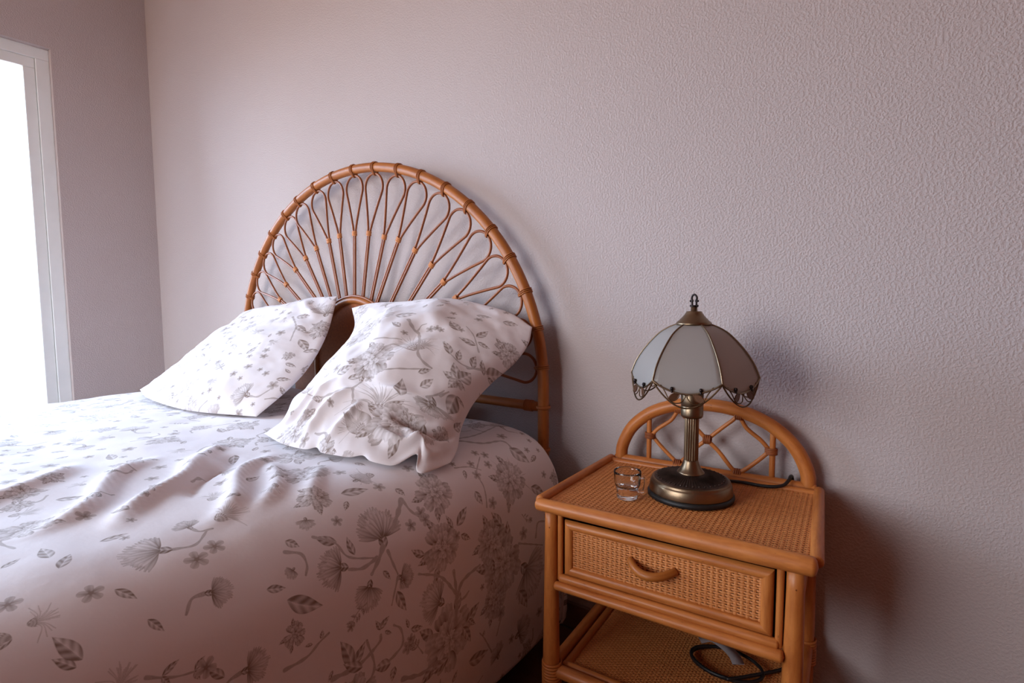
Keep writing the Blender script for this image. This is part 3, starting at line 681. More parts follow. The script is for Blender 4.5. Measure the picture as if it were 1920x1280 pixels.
# ------------------------------------------------------------------ pillows
def coons(top, right, bottom, left, n):
    """top: TL>TR, right: TR>BR, bottom: BL>BR, left: TL>BL"""
    T, R_, B_, L_ = (resample(catmull(np.array(e, float), 12), n) for e in (top, right, bottom, left))
    u = np.linspace(0, 1, n)[None, :, None]; v = np.linspace(0, 1, n)[:, None, None]
    P = (1 - v) * T[None] + v * B_[None] + (1 - u) * L_[:, None] + u * R_[:, None]
    P -= (1 - u) * (1 - v) * T[0] + u * (1 - v) * T[-1] + (1 - u) * v * B_[0] + u * v * B_[-1]
    return P
def make_pillow(name, label, edges, front, back, motifs, seed, folds=(), power=.55, notch=()):
    n = 120
    P = coons(*edges, n)
    du = np.gradient(P, axis=1); dv = np.gradient(P, axis=0)
    N = np.cross(dv, du); N /= np.maximum(np.linalg.norm(N, axis=-1), 1e-9)[..., None]
    u = np.linspace(0, 1, n)[None, :]; v = np.linspace(0, 1, n)[:, None]
    e = np.sin(PI * u) * np.sin(PI * v)
    puff = np.clip(e, 0, 1) ** power
    flat = np.clip(np.minimum(np.minimum(u, 1 - u), np.minimum(v, 1 - v)) / .06, 0, 1)
    n1 = fbm((n, n), 4, 3, seed); n2 = fbm((n, n), 9, 3, seed + 1)
    h = front * puff + flat * (.007 * n1 + .004 * n2)
    for (u0, v0, u1, v1, hh, w) in folds:
        dx, dy = u1 - u0, v1 - v0; L = math.hypot(dx, dy); dx /= L; dy /= L
        a = (u - u0) * dx + (v - v0) * dy; b = -(u - u0) * dy + (v - v0) * dx
        b = b + .012 * np.sin(a * 14 + u0 * 20)
        g = np.clip(np.minimum(a, L - a) / (.3 * L), 0, 1); h = h + flat * hh * g * np.exp(-(b / w) ** 2)
    for (uc, w, dy, dz) in notch:              # small tucks in the hem along the lower edge
        g = np.exp(-((u - uc) / w) ** 2) * np.exp(-((1 - v) / .10) ** 2)
        P[..., 1] += g * dy; P[..., 2] += g * dz
    Fp = P + N * h[..., None]
    Bp = P - N * (back * puff * (1 - v) ** .6 + .0005)[..., None]
    V = np.concatenate([Fp.reshape(-1, 3), Bp.reshape(-1, 3)]); V[:, 2] += Z0
    e1 = (P[0, -1] - P[0, 0]) + (P[-1, -1] - P[-1, 0]); e1 /= np.linalg.norm(e1)
    e2 = (P[0, 0] - P[-1, 0]) + (P[0, -1] - P[-1, -1]); e2 -= (e2 @ e1) * e1; e2 /= np.linalg.norm(e2)
    uv = np.stack([(P - P[-1, 0]) @ e1 + .05, (P - P[-1, 0]) @ e2 + .05], -1).reshape(-1, 2) / TILE_P
    F = grid_faces(n, n, True) + grid_faces(n, n, False, n * n)
    ring = [j for j in range(n)] + [i * n + n - 1 for i in range(1, n)] + [(n - 1) * n + j for j in range(n - 2, -1, -1)] + [i * n for i in range(n - 2, 0, -1)]
    for a, b in zip(ring, ring[1:] + ring[:1]): F.append((a, b, b + n * n, a + n * n))
    mb = MB(); mb.add(V, F, np.concatenate([uv, uv + .37]))
    pt = Print(TILE_P, TILE_P); pt.draw(motifs); pt.fill(1300, seed + 20)
    o = mb.build(name, cloth_mat('floral_pillow_cotton', pt.image(name + '_print')))
    tag(o, label, 'pillow', 'floral pillows on the bed')
    return o
R_TOP = [(0.066, -0.13, 0.2), (0.153, -0.115, 0.216), (0.283, -0.1, 0.22), (0.443, -0.085, 0.227), (0.58, -0.085, 0.209), (0.669, -0.085, 0.187), (0.736, -0.09, 0.154)]
R_RIGHT = [(0.736, -0.09, 0.154), (.750, -.13, .112), (.744, -.18, .070), (.722, -.235, .030), (.712, -.29, -.010), (.705, -.325, -.060), (.738, -.377, -.094), (.762, -.424, -.106)]
R_BOTTOM = [(0.329, -0.577, -0.077), (0.447, -0.598, -0.079), (0.556, -0.586, -0.081), (0.657, -0.56, -0.085), (0.716, -0.531, -0.095), (.758, -.487, -.108), (.762, -.424, -.106)]
R_LEFT = [(0.066, -0.13, 0.2), (0.13, -0.17, 0.147), (0.161, -0.22, 0.102), (0.208, -0.3, 0.042), (0.24, -0.39, -0.018), (0.265, -0.48, -0.067), (0.329, -0.577, -0.077)]
make_pillow('pillow', 'floral pillow leaning on the headboard nearest the nightstand', (R_TOP, R_RIGHT, R_BOTTOM, R_LEFT), .105, .05, PILLOW_MOTIFS, 31,
            [(.22, .97, .42, .70, .016, .018), (.33, .98, .50, .74, .017, .016), (.12, .97, .30, .70, .014, .018), (.44, .99, .56, .80, .013, .014), (.04, .90, .20, .70, .012, .016), (.90, .60, .62, .74, .018, .035), (.97, .80, .68, .84, -.026, .022), (.92, .93, .62, .9, .016, .02), (.80, .99, .74, .84, .012, .014), (.52, .02, .66, .42, .008, .06), (.30, .12, .52, .52, .010, .05), (.62, .30, .60, .62, -.010, .04)], .78, [(.80, .028, .030, .022), (.90, .05, -.018, .0), (.62, .03, .008, .006), (.40, .025, .008, .006)])
L_RIGHT = [(-0.052, -0.1, 0.239), (-0.004, -0.15, 0.187), (0.051, -0.21, 0.13), (0.101, -0.28, 0.072), (0.134, -0.35, 0.019), (0.155, -0.42, -0.022), (0.15, -0.5, -0.075)]
L_TOP = [(-.70, -.10, .16), (-.60, -.10, .19), (-0.343, -0.115, 0.206), (-0.198, -0.11, 0.231), (-0.052, -0.1, 0.239)]
L_BOTTOM = [(-.62, -.50, -.078), (-.40, -.55, -.078), (-.1, -.56, -.078), (0.15, -0.5, -0.075)]
L_LEFT = [(-.70, -.10, .16), (-.70, -.20, .06), (-.68, -.32, -.02), (-.66, -.42, -.06), (-.62, -.50, -.078)]
make_pillow('pillow', 'floral pillow on the far side, behind the other pillow', (L_TOP, L_RIGHT, L_BOTTOM, L_LEFT), .07, .05, PILLOW2_MOTIFS, 57,
            [(.8, .05, .95, .25, .01, .03)])

# ------------------------------------------------------------------ headboard
def make_headboard():
    root = empty('headboard', (0, -.06, 0))
    tag(root, 'tall arched rattan headboard with a fan of looped canes', 'headboard')
    def W(x, z, y=0.): return np.array((x, y, z + Z0))
    A, Bv = .75, .655
    th = np.linspace(-PI / 2, PI / 2, 90)
    arc = [W(A * math.sin(t), Bv * math.cos(t)) for t in th]
    leg = np.linspace(-.05, -Z0, 12)
    P = [W(-A, z) for z in leg[::-1]] + arc + [W(A, z) for z in leg]
    tube(MB(), P, .0148, 16, cap=False).build('rim', MAT['rattan'], root)
    # measured (x, z) of where each loop is bound to the rim, its crown, its clasp and its lower end
    rim = {-4: (-.413, .556), -3: (-.328, .602), -2: (-.215, .633), -1: (-.108, .653), 0: (.004, .657), 1: (.111, .648), 2: (.222, .627), 3: (.319, .592), 4: (.416, .541), 5: (.503, .483), 6: (.58, .409), 7: (.642, .332), 8: (.692, .242), 9: (.734, .149), 10: (.75, .049)}
    cl = {-6: (-.424, .286), -5: (-.357, .34), -4: (-.289, .379), -3: (-.221, .411), -2: (-.145, .432), -1: (-.084, .445), 0: (-.002, .447), 1: (.072, .442), 2: (.147, .425), 3: (.214, .412), 4: (.287, .375), 5: (.356, .328), 6: (.404, .277), 7: (.451, .228), 8: (.50, .168), 9: (.53, .10), 10: (.545, .032)}
    sp = {-6: (-.327, .218), -5: (-.246, .241), -4: (-.198, .243), -3: (-.148, .242), -2: (-.099, .251), -1: (-.055, .239), 0: (-.011, .239), 1: (.033, .234), 2: (.075, .226), 3: (.108, .224), 4: (.177, .223), 5: (.261, .223), 6: (.331, .223)}
    for k in (5, 6, 7, 8, 9, 10):
        rim[-k] = (-rim[k][0], rim[k][1])
        if -k not in cl: cl[-k] = (-cl[k][0] - .02, cl[k][1])
    c0 = np.array((-.011, .0)); r0 = .236
    wrap_me = {}
    for k in range(-10, 11):
        rp = np.array(rim[k]); rp = rp * (1 / math.hypot(rp[0] / A, rp[1] / Bv))      # onto the rim curve
        cp = np.array(cl[k]); nrm = np.array((rp[0] / A ** 2, rp[1] / Bv ** 2)); nrm /= np.linalg.norm(nrm)
        top = rp - nrm * (.0148 + .0042)
        # lower end on the round panel
        if k in sp: d = np.array(sp[k]) - cp
        else: d = c0 - cp
        d = d / np.linalg.norm(d)
        q = cp.copy()
        for _ in range(600):
            if np.linalg.norm(q - c0) <= r0: break
            q = q + d * .001
        ax = top - cp; L = np.linalg.norm(ax); ax /= L; sd = np.array((ax[1], -ax[0]))
        hw = .0425 if abs(k) < 9 else .038
        # teardrop: left flank, round crown, right flank
        R = hw; cen = top - nrm * R; to = cen - cp; D = np.linalg.norm(to); to /= D; ts = np.array((to[1], -to[0]))
        al = math.asin(min(.99, (R - .0035) / D))
        pts = []
        for t in np.linspace(0, 1, 5)[:-1]:
            pts.append(cp - ts * (.0036 + (R * math.cos(al) - .0036) * (t ** 1.18)) + to * (D - R * math.sin(al)) * t)
        for a in np.linspace(PI + al, -al, 15): pts.append(cen + R * (math.cos(a) * ts + math.sin(a) * to))
        for t in np.linspace(1, 0, 5)[1:]:
            pts.append(cp + ts * (.0036 + (R * math.cos(al) - .0036) * (t ** 1.18)) + to * (D - R * math.sin(al)) * t)
        dn = np.array((d[1], -d[0]))
        if dn @ ts < 0: dn = -dn
        lo = [q + (cp - q) * t for t in (0, .35, .7, .93)]
        left = [p - dn * .0036 for p in lo]; right = [p + dn * .0036 for p in lo][::-1]
        path = catmull(np.array(left + pts + right), 4)
        lp = tube(MB(), [W(x, z) for x, z in path], .0040, 8).build('loop', MAT['rattan_thin'], root)
        # pale clasp round the neck
        m = MB()
        for j in (-1.5, -.5, .5, 1.5):
            cc = cp + d * .0040 * j
            ring = [W(*(cc + dn * .0085 * math.cos(a))) + np.array((0, .0056 * math.sin(a), 0)) for a in np.linspace(0, 2 * PI, 16, endpoint=False)]
            tube(m, ring, .0022, 6, closed=True)
        m.build('clasp', MAT['clasp'], root)
        # binding that ties the crown to the rim: three cane turns round both
        m = MB(); tg = np.array((nrm[1], -nrm[0]))
        hull = []
        for a in np.linspace(-PI * .62, PI * .62, 16): hull.append((.0162 * math.cos(a), .0162 * math.sin(a), 1.))
        for a in np.linspace(PI * .72, PI * 1.28, 6): hull.append((-.019 + .0058 * math.cos(a), .0058 * math.sin(a), .45))
        for j in (-1, 0, 1):
            ring = [W(*(rp + nrm * hx + tg * j * .0046 * sp_)) + np.array((0, hy, 0)) for hx, hy, sp_ in hull]
            tube(m, ring, .0017, 6, closed=True)
        m.build('binding', MAT['binding'], root)
    # round panel in the middle with its thick cane edge
    c0w = W(c0[0], 0)
    ring = [(c0[0] + (r0 - .016) * math.cos(a), (r0 - .016) * math.sin(a)) for a in np.linspace(.22, PI - .22, 36)] + [(c0[0] - .37, -.02), (c0[0] - .37, -.19), (c0[0] + .37, -.19), (c0[0] + .37, -.02)]  # wide foot below the arch is added, its brown stands in for gap shade
    ring2 = ring
    V = [W(x, z, -.004) for x, z in ring2] + [W(x, z, .006) for x, z in ring2]; k = len(ring2)
    F = [tuple(range(k)), tuple(range(2 * k - 1, k - 1, -1))] + [(i, i + k, (i + 1) % k + k, (i + 1) % k) for i in range(k)]
    m = MB(); m.add(V, F, np.array([(v[0], v[2]) for v in V])); m.build('panel', MAT['panel'], root, False)
    P = [W(c0[0] - r0 + .012, z) for z in np.linspace(-.19, -.02, 6)] + [W(c0[0] - (r0 - .012) * math.cos(a), (r0 - .012) * math.sin(a)) for a in np.linspace(0, PI, 48)] + [W(c0[0] + r0 - .012, z) for z in np.linspace(-.02, -.19, 6)]
    tube(MB(), P, .0125, 14).build('panel_edge', MAT['rattan'], root)
    P2 = [W(c0[0] - (r0 + .003) * math.cos(a), (r0 + .003) * math.sin(a), -.004) for a in np.linspace(0, PI, 48)]
    tube(MB(), P2, .0042, 8).build('panel_trim', MAT['rattan_thin'], root)
    # cross rails tied to the legs
    for z in (-.054, -.165):
        for sx in (-1, 1):
            tube(MB(), [W(x, z) for x in np.linspace(sx * .732, sx * .36, 8)], .0125, 14).build('cross_rail', MAT['rattan'], root)
            m = MB()
            for j in range(6):
                ring = [W(sx * (.716 - j * .0042), z + .0135 * math.cos(a)) + np.array((0, .0135 * math.sin(a), 0)) for a in np.linspace(0, 2 * PI, 18, endpoint=False)]
                tube(m, ring, .0019, 6, closed=True)
            ring = [W(sx * (A + .0165 * math.cos(a)), z) + np.array((0, .0165 * math.sin(a), 0)) for a in np.linspace(0, 2 * PI, 20, endpoint=False)]
            tube(m, ring, .0042, 8, closed=True, flat=.6)
            m.build('binding', MAT['binding'], root)
    return root
make_headboard()

# ------------------------------------------------------------------ woven cane
def woven(a0, a1, b0, b1, pa, pb, depth=.0012, ww=.54, wf=.78):
    """plain weave in the local xy plane: warp strands run along y at pitch pa, weft along x at pitch pb; height +z"""
    m = MB(); na = int(round((a1 - a0) / pa)); nb = int(round((b1 - b0) / pb)); pa = (a1 - a0) / na; pb = (b1 - b0) / nb
    def strip(C, side, w, t, seed):
        n = len(C); off = np.array([(-1, 0), (-.6, .8), (.6, .8), (1, 0)])
        V = C[:, None] + side[None, None] * (off[:, 0] * w)[None, :, None] + np.array((0, 0, 1.))[None, None] * (off[:, 1] * t)[None, :, None]
        F = [(i * 4 + k, i * 4 + k + 1, (i + 1) * 4 + k + 1, (i + 1) * 4 + k) for i in range(n - 1) for k in range(3)]
        L = np.arange(n) * pb
        m.add(V.reshape(-1, 3), F, np.stack([np.repeat(L + seed * 3.1, 4), np.tile([0, .3, .6, .9], n) + seed * 1.7], 1))
    for i in range(na):
        x = a0 + (i + .5) * pa + random.uniform(-.06, .06) * pa
        yy = np.arange(0, nb + .01, .5); zz = depth * np.cos(PI * (yy - .5 + i)) * .55
        C = np.stack([np.full(len(yy), x), b0 + yy * pb, zz], 1); strip(C, np.array((1., 0, 0)), pa * ww / 2, .0009, random.random())
    for j in range(nb):
        y = b0 + (j + .5) * pb + random.uniform(-.05, .05) * pb
        xx = np.arange(0, na + .01, .5); zz = -depth * np.cos(PI * (xx - .5 + j)) * .9
        C = np.stack([a0 + xx * pa, np.full(len(xx), y), zz], 1); strip(C, np.array((0, -1., 0)), pb * wf / 2, .0008, random.random())
    return m

# ------------------------------------------------------------------ nightstand
NSX, NSY, NSA = .9638, -.4086, .068
NW = .445                        # width; u to the right, v to the back
def make_nightstand():
    root = empty('nightstand', (NSX, NSY, 0), NSA)
    tag(root, 'honey rattan nightstand with woven top, drawer and arched back, beside the bed', 'nightstand')
    def p(u, v, z): return np.array((u, v, z + Z0))
    Bd = lambda nm, mb, mat='night', par=root, **k: mb.build(nm, MAT[mat], par, **k)
    zt = -.1495
    UL, UR, VF, VB = .024, NW - .024, .010, .338
    # legs
    for u, v in ((UL, VF), (UR, VF), (UL, VB), (UR, VB)):
        z = np.linspace(-Z0 + .004, zt - .006, 14)
        r = np.interp(z, [-Z0, -.45, -.2], [.0165, .0158, .0122])
        leg = Bd('leg', tube(MB(), [p(u - .002 * (zt - q), v, q) for q in z], r, 16, cap=False))
        m = MB()
        for q in np.linspace(-.452, -.498, 9):
            ring = [p(u + .0005, v, q) + .0172 * np.array((math.cos(a), math.sin(a), 0)) for a in np.linspace(0, 2 * PI, 20, endpoint=False)]
            tube(m, ring, .0032, 6, closed=True, flat=.6)
        Bd('binding', m, 'night', leg)
        m = MB(); lathe(m, [(.0001, -.0), (.0022, -.0004), (.0024, -.002)], 10)
        mm = m.mesh('peg', MAT['night_dark']); o = link('peg', mm, leg)
        o.matrix_local = Matrix.Translation(Vector(p(u + .0005, v - .0122, zt - .040))) @ Matrix.Rotation(PI / 2, 4, 'X')
    # top: front rail, side rails, back rails, woven panel on a board
    uu = np.linspace(.004, NW - .004, 24)
    Bd('front_rail', tube(MB(), [p(u, -.002, zt) for u in uu], np.interp(uu, [0, .05, .35, NW], [.0112, .0122, .0146, .0140]), 18))
    Bd('side_rail', tube(MB(), [p(-.001 + .012 * t, .012 + (.330 - .012) * t, zt + .002) for t in np.linspace(0, 1, 12)], .0094, 14))
    Bd('side_rail', tube(MB(), [p(NW + .001 - .012 * t, .012 + (.330 - .012) * t, zt + .002) for t in np.linspace(0, 1, 12)], .0094, 14))
    Bd('back_rail', tube(MB(), [p(u, .342, zt + .002) for u in np.linspace(.02, NW - .02, 12)], .0105, 14))
    Bd('back_rail', tube(MB(), [p(u, .319, zt + .0005) for u in np.linspace(.012, NW - .012, 12)], .0068, 12))
    brd = Bd('top_board', box(MB(), tuple(p(.006, .004, zt - .008)), tuple(p(NW - .006, .336, zt - .003))), 'backing', smooth=False)
    m = woven(.008, NW - .008, .008, .314, .0088, .0040)
    o = Bd('woven_top', m, 'weave'); o.location = p(0, 0, zt - .0005); o['kind'] = 'stuff'
    # drawer front: mitred half-round frame, woven panel, handle
    dl, dr, dt, db = .0605, NW - .0605, -.181, -.2655
    dr_root = Bd('drawer', box(MB(), tuple(p(dl, .010, db)), tuple(p(dr, .016, dt))), 'backing', smooth=False)
    for a, b, o_ in (((dl, dt), (dr, dt), (0, 0, 1)), ((dl, db), (dr, db), (0, 0, -1)), ((dl, db), (dl, dt), (-1, 0, 0)), ((dr, db), (dr, dt), (1, 0, 0))):
        Bd('frame_strip', mitred(MB(), p(a[0], .010, a[1]), p(b[0], .010, b[1]), o_, .0088), 'night', dr_root, autos=50)
    m = woven(dl + .004, dr - .004, 0, (dt - db) - .008, .0088, .0040)
    o = Bd('woven_panel', m, 'weave', dr_root); o['kind'] = 'stuff'
    o.matrix_local = Matrix.Translation(Vector(p(0, .0085, db + .004))) @ Matrix.Rotation(PI / 2, 4, 'X')
    hz = -.214; hu = .213; hwid = .037
    P = []
    for t in np.linspace(-1, 1, 21): P.append(p(hu + hwid * t, .006 - .026 * (1 - abs(t) ** 2.2), hz - .006 * (1 - t * t)))
    Bd('handle', tube(MB(), P, [.0064 + .0009 * (1 - t * t) for t in np.linspace(-1, 1, 21)], 12), 'rattan', dr_root)
    bx = MB(); box(bx, tuple(p(dl, .017, db + .002)), tuple(p(dr, .30, db + .008))); box(bx, tuple(p(dl, .017, db + .008)), tuple(p(dl + .008, .30, dt))); box(bx, tuple(p(dr - .008, .017, db + .008)), tuple(p(dr, .30, dt))); box(bx, tuple(p(dl, .292, db + .008)), tuple(p(dr, .30, dt)))
    Bd('drawer_box', bx, 'backing', dr_root, smooth=False)
    # slim upright poles beside the drawer, flat rail and round rail below it
    for u in (.0435, NW - .0435): Bd('slim_post', tube(MB(), [p(u, .008, z) for z in np.linspace(-.160, -.285, 8)], .0052, 12))
    Bd('lower_strip', tube(MB(), [p(u, .006, -.2815) for u in np.linspace(.046, NW - .046, 12)], .0078, 12))
    Bd('lower_rail', tube(MB(), [p(u, -.001, -.2945) for u in np.linspace(.040, NW - .040, 14)], np.linspace(.0078, .0094, 14), 14))
    Bd('side_panel', box(MB(), tuple(p(UL - .003, .022, -.290)), tuple(p(UL + .003, .326, -.160))), 'weave', smooth=False)
    Bd('side_panel', box(MB(), tuple(p(UR - .003, .022, -.290)), tuple(p(UR + .003, .326, -.160))), 'weave', smooth=False)
    Bd('back_panel', box(MB(), tuple(p(UL, .334, -.290)), tuple(p(UR, .340, -.160))), 'backing', smooth=False)
    Bd('drawer_floor', box(MB(), tuple(p(UL, .02, -.290)), tuple(p(UR, .334, -.284))), 'backing', smooth=False)
    # lower shelf
    zs = -.4655
    for q, rr, u0 in ((.010, .0118, .030), (.033, .0072, .040)): Bd('shelf_rail', tube(MB(), [p(u, q, zs) for u in np.linspace(u0, NW - u0, 12)], rr, 14))
    for q, rr, u0 in ((.338, .0118, .030), (.315, .0072, .040)): Bd('shelf_rail', tube(MB(), [p(u, q, zs) for u in np.linspace(u0, NW - u0, 12)], rr, 14))
    for uo, ui in ((.022, .0435), (NW - .022, NW - .0435)):
        Bd('shelf_rail', tube(MB(), [p(uo, v, zs) for v in np.linspace(.018, .330, 12)], .0115, 14))
        Bd('shelf_rail', tube(MB(), [p(ui, v, zs) for v in np.linspace(.030, .318, 12)], .0072, 12))
    Bd('shelf_board', box(MB(), tuple(p(.040, .030, zs - .010)), tuple(p(NW - .040, .320, zs - .005))), 'backing', smooth=False)
    m = woven(.046, NW - .046, .036, .314, .0062, .0040)
    o = Bd('woven_shelf', m, 'weave'); o.location = p(0, 0, zs - .002); o['kind'] = 'stuff'
    # arched back with lattice
    va = .345; h = [(.030, -.153), (.033, -.117), (.055, -.072), (.093, -.037), (.134, -.017), (.178, -.006), (.2225, -.003)]
    full = h + [(NW - a, b) for a, b in h[-2::-1]]
    P = catmull(np.array([p(a, va, b) for a, b in full]), 8)
    tube_r = np.full(len(P), .0138)
    Bd('back_arch', tube(MB(), P, tube_r, 16, cap=False))
    for u in (.0955, NW - .0955): Bd('back_post', tube(MB(), [p(u, va, z) for z in np.linspace(-.146, -.042, 6)], .0056, 12))
    K = (.2225, -.078); T1 = (.161, -.022); S1 = (.101, -.085); B1 = (.160, -.139)
    mir = lambda q: (NW - q[0], q[1])
    def curve(pts, dv): return catmull(np.array([p(a, va + dv, b) for a, b in pts]), 6)
    ca = [S1, (.118, -.066), (.145, -.045), T1, (.172, -.031), (.200, -.056), K, (.247, -.100), (.272, -.130), mir(B1), (.300, -.130), (.325, -.106), mir(S1)]
    cb = [S1, (.118, -.104), (.142, -.126), B1, (.173, -.130), (.198, -.101), K, (.247, -.054), (.270, -.033), mir(T1), (.300, -.045), (.327, -.066), mir(S1)]
    Bd('lattice_rod', tube(MB(), curve(ca, -.003), .0043, 10)); Bd('lattice_rod', tube(MB(), curve(cb, .003), .0043, 10))
    def knot(c, ax, ext, along):
        m = MB()
        for j in np.linspace(-along, along, 4):
            if ax == 'z': ring = [p(c[0] + ext[0] * math.cos(a), va + ext[1] * math.sin(a), c[1] + j) for a in np.linspace(0, 2 * PI, 16, endpoint=False)]
            else: ring = [p(c[0] + j, va + ext[1] * math.sin(a), c[1] + ext[0] * math.cos(a)) for a in np.linspace(0, 2 * PI, 16, endpoint=False)]
            tube(m, ring, .0021, 6, closed=True)
        Bd('binding', m, 'night_dark')
    knot(K, 'x', (.0085, .0095), .006)
    for q in (T1, mir(T1)): knot((q[0], q[1] + .004), 'x', (.009, .0095), .005)
    for q in (B1, mir(B1)): knot((q[0], q[1] - .003), 'x', (.009, .0095), .006)
    for q in (S1, mir(S1)): knot((q[0] - .003 if q[0] < .2 else q[0] + .003, q[1]), 'z', (.0105, .0095), .005)
    return root
make_nightstand()
def ns_world(u, v, z=0.):
    c, s = math.cos(NSA), math.sin(NSA)
    return (NSX + u * c - v * s, NSY + u * s + v * c, z)
TOPZ = -.1495 + Z0 + .0016       # top of the weave

# ------------------------------------------------------------------ table lamp
def make_lamp():
    x, y, _ = ns_world(.2285, .183)
    root = empty('table_lamp', (x, y, TOPZ), math.radians(-18))
    tag(root, 'antique brass table lamp with a six-sided white glass shade, on the nightstand', 'lamp')
    B_ = lambda nm, mb, mat, par=root, **k: mb.build(nm, MAT[mat], par, **k)
    B_('foot', lathe(MB(), [(.074, 0), (.0782, .001), (.0788, .006), (.0770, .010), (.070, .0105)], 64), 'rubber')
    base = B_('base', lathe(MB(), [(.070, .0095), (.0752, .010), (.0758, .012), (.0735, .026), (.0722, .0285), (.0706, .0295), (.0712, .0315), (.0700, .0335), (.0670, .0340)], 72), 'brass')
    # dark dome cast with radiating ribs and a beaded ring
    prof = [(.0668, .0335), (.0655, .0356), (.0640, .0358), (.0560, .0380), (.0480, .0402), (.0400, .0420), (.0320, .0434), (.0245, .0445), (.020, .045)]
    segs = 216; a = np.arange(segs) * 2 * PI / segs; V = []
    for i, (r, z) in enumerate(prof):
        bump = np.zeros(segs)
        if i in (3, 4, 5): bump = .0010 * np.sign(np.cos(a * 72))
        if i == 6: bump = .0005 * np.sign(np.cos(a * 72))
        V.append(np.stack([r * np.cos(a), r * np.sin(a), z + bump], 1))
    n = len(prof); F = [(i * segs + k, i * segs + (k + 1) % segs, (i + 1) * segs + (k + 1) % segs, (i + 1) * segs + k) for i in range(n - 1) for k in range(segs)]
    m = MB(); m.add(np.concatenate(V), F)
    for k in range(36):
        t = k * 2 * PI / 36
        lathe(m, [(.0001, .0018), (.0014, .0014), (.0022, .0)], 8, (.0605 * math.cos(t), .0605 * math.sin(t), .0365))
    B_('base_dome', m, 'bronze')
    B_('neck', lathe(MB(), [(.0245, .0435), (.0248, .0455), (.0238, .047), (.0205, .0505), (.0178, .0555), (.0158, .0605), (.0140, .0655), (.0132, .0690), (.0125, .0695)], 48), 'brass')
    B_('column', lathe(MB(), [(.0122, .066), (.0122, .070), (.0122, .11), (.0122, .151), (.0122, .153)], 144, flute=(1, 3, 18, .075)), 'brass')
    B_('socket', lathe(MB(), [(.0125, .1495), (.0180, .1500), (.0198, .1520), (.0202, .156), (.0202, .170), (.0196, .171), (.0196, .172), (.0202, .173), (.0202, .2), (.0150, .203), (.0150, .232), (.004, .234)], 48), 'brass')
    # shade: six curved glass panels between brass ribs
    sh = B_('shade_ring', lathe(MB(), [(.004, .3235), (.029, .3235), (.029, .3255), (.004, .3255)], 36), 'brass')
    rz = catmull(np.array([(.0290, .3245), (.0460, .3170), (.0635, .3050), (.0862, .2800), (.1032, .2540), (.1128, .2300)]), 6)
    for k in range(6):
        t0, t1 = (k + .5 - 1) * PI / 3, (k + .5) * PI / 3
        c0, c1 = np.array((math.cos(t0), math.sin(t0))), np.array((math.cos(t1), math.sin(t1)))
        nm_ = (c0 + c1) / 2; nm_ /= np.linalg.norm(nm_)
        # grid down the panel; last rows follow the scalloped edge
        NW_, rows = 13, []
        w = np.linspace(0, 1, NW_)
        for (r, z) in rz: rows.append(np.stack([*( (1 - w)[:, None] * c0 * r + w[:, None] * c1 * r ).T, np.full(NW_, z)], 1))
        last = rows[-1]; drop = .020 * np.sin(PI * w) ** .8
        for q in (.33, .66, 1.): rows.append(last - np.stack([np.zeros(NW_), np.zeros(NW_), drop * q], 1) + np.stack([*(nm_[:, None] * (drop * q * .16)), np.zeros(NW_)], 1))
        G = np.stack(rows); H = len(rows)
        m = MB(); V = G.reshape(-1, 3); inn = V.copy(); inn[:, :2] -= nm_ * .0022; inn[:, 2] -= .0008
        Fq = grid_faces(H, NW_) + grid_faces(H, NW_, True, H * NW_)
        ring = [j for j in range(NW_)] + [i * NW_ + NW_ - 1 for i in range(1, H)] + [(H - 1) * NW_ + j for j in range(NW_ - 2, -1, -1)] + [i * NW_ for i in range(H - 2, 0, -1)]
        for a_, b_ in zip(ring, ring[1:] + ring[:1]): Fq.append((b_, a_, a_ + H * NW_, b_ + H * NW_))
        m.add(np.concatenate([V, inn]), Fq); B_('shade_panel', m, 'opal')
        rib = np.array([(c1[0] * (r + .0008), c1[1] * (r + .0008), z) for r, z in rz]); B_('shade_rib', tube(MB(), rib, .0015, 8), 'brass')
        edge = rows[-1]; B_('shade_edge', tube(MB(), edge + np.array((*(nm_ * .0004), -.0006)), .0017, 8), 'brass')
        # filigree below the edge
        A_, C_ = last[0], last[-1]
        def ep(w_, dz, out=.0): 
            q = A_ * (1 - w_) + C_ * w_; return np.array((q[0] + nm_[0] * out, q[1] + nm_[1] * out, q[2] - dz))
        m = MB()
        tube(m, [ep(w_, .043 * math.sin(PI * w_) ** .85 + .001, .007 * math.sin(PI * w_)) for w_ in np.linspace(0.01, .99, 25)], .0014, 6)
        for s in (0, 1):
            f = (lambda q: q) if not s else (lambda q: 1 - q)
            tube(m, catmull(np.array([ep(f(.12), .007, .001), ep(f(.19), .018, .004), ep(f(.25), .030, .006), ep(f(.33), .036, .007), ep(f(.42), .035, .007), ep(f(.47), .029, .005)]), 5), .0010, 6)
            tube(m, catmull(np.array([ep(f(.47), .029, .005), ep(f(.49), .023, .004), ep(f(.46), .0205, .004)]), 5), .0010, 6)
        fil = B_('filigree', m, 'wire')
        for s in (0, 1):
            f = (lambda q: q) if not s else (lambda q: 1 - q)
            # leaf: pointed oval outline with a thin blade
            out = []
            b0 = ep(f(.40), .0205, .004); b1 = ep(f(.24), .0325, .006); dv = b1 - b0; side = np.cross(dv / np.linalg.norm(dv), np.array((*nm_, 0))); 
            ws = np.linspace(0, 1, 12)
            up_ = [b0 + dv * q + side * .0058 * math.sin(PI * q) ** .8 for q in ws]; dn_ = [b0 + dv * q - side * .0058 * math.sin(PI * q) ** .8 for q in ws]
            lf = MB(); tube(lf, up_ + dn_[-2:0:-1], .0010, 6, closed=True)
            tube(lf, [b0 + dv * q for q in (.0, .5, .95)], .0006, 5)
            V = np.array(up_ + dn_); FF = [(i, i + 1, 12 + i + 1, 12 + i) for i in range(11)]
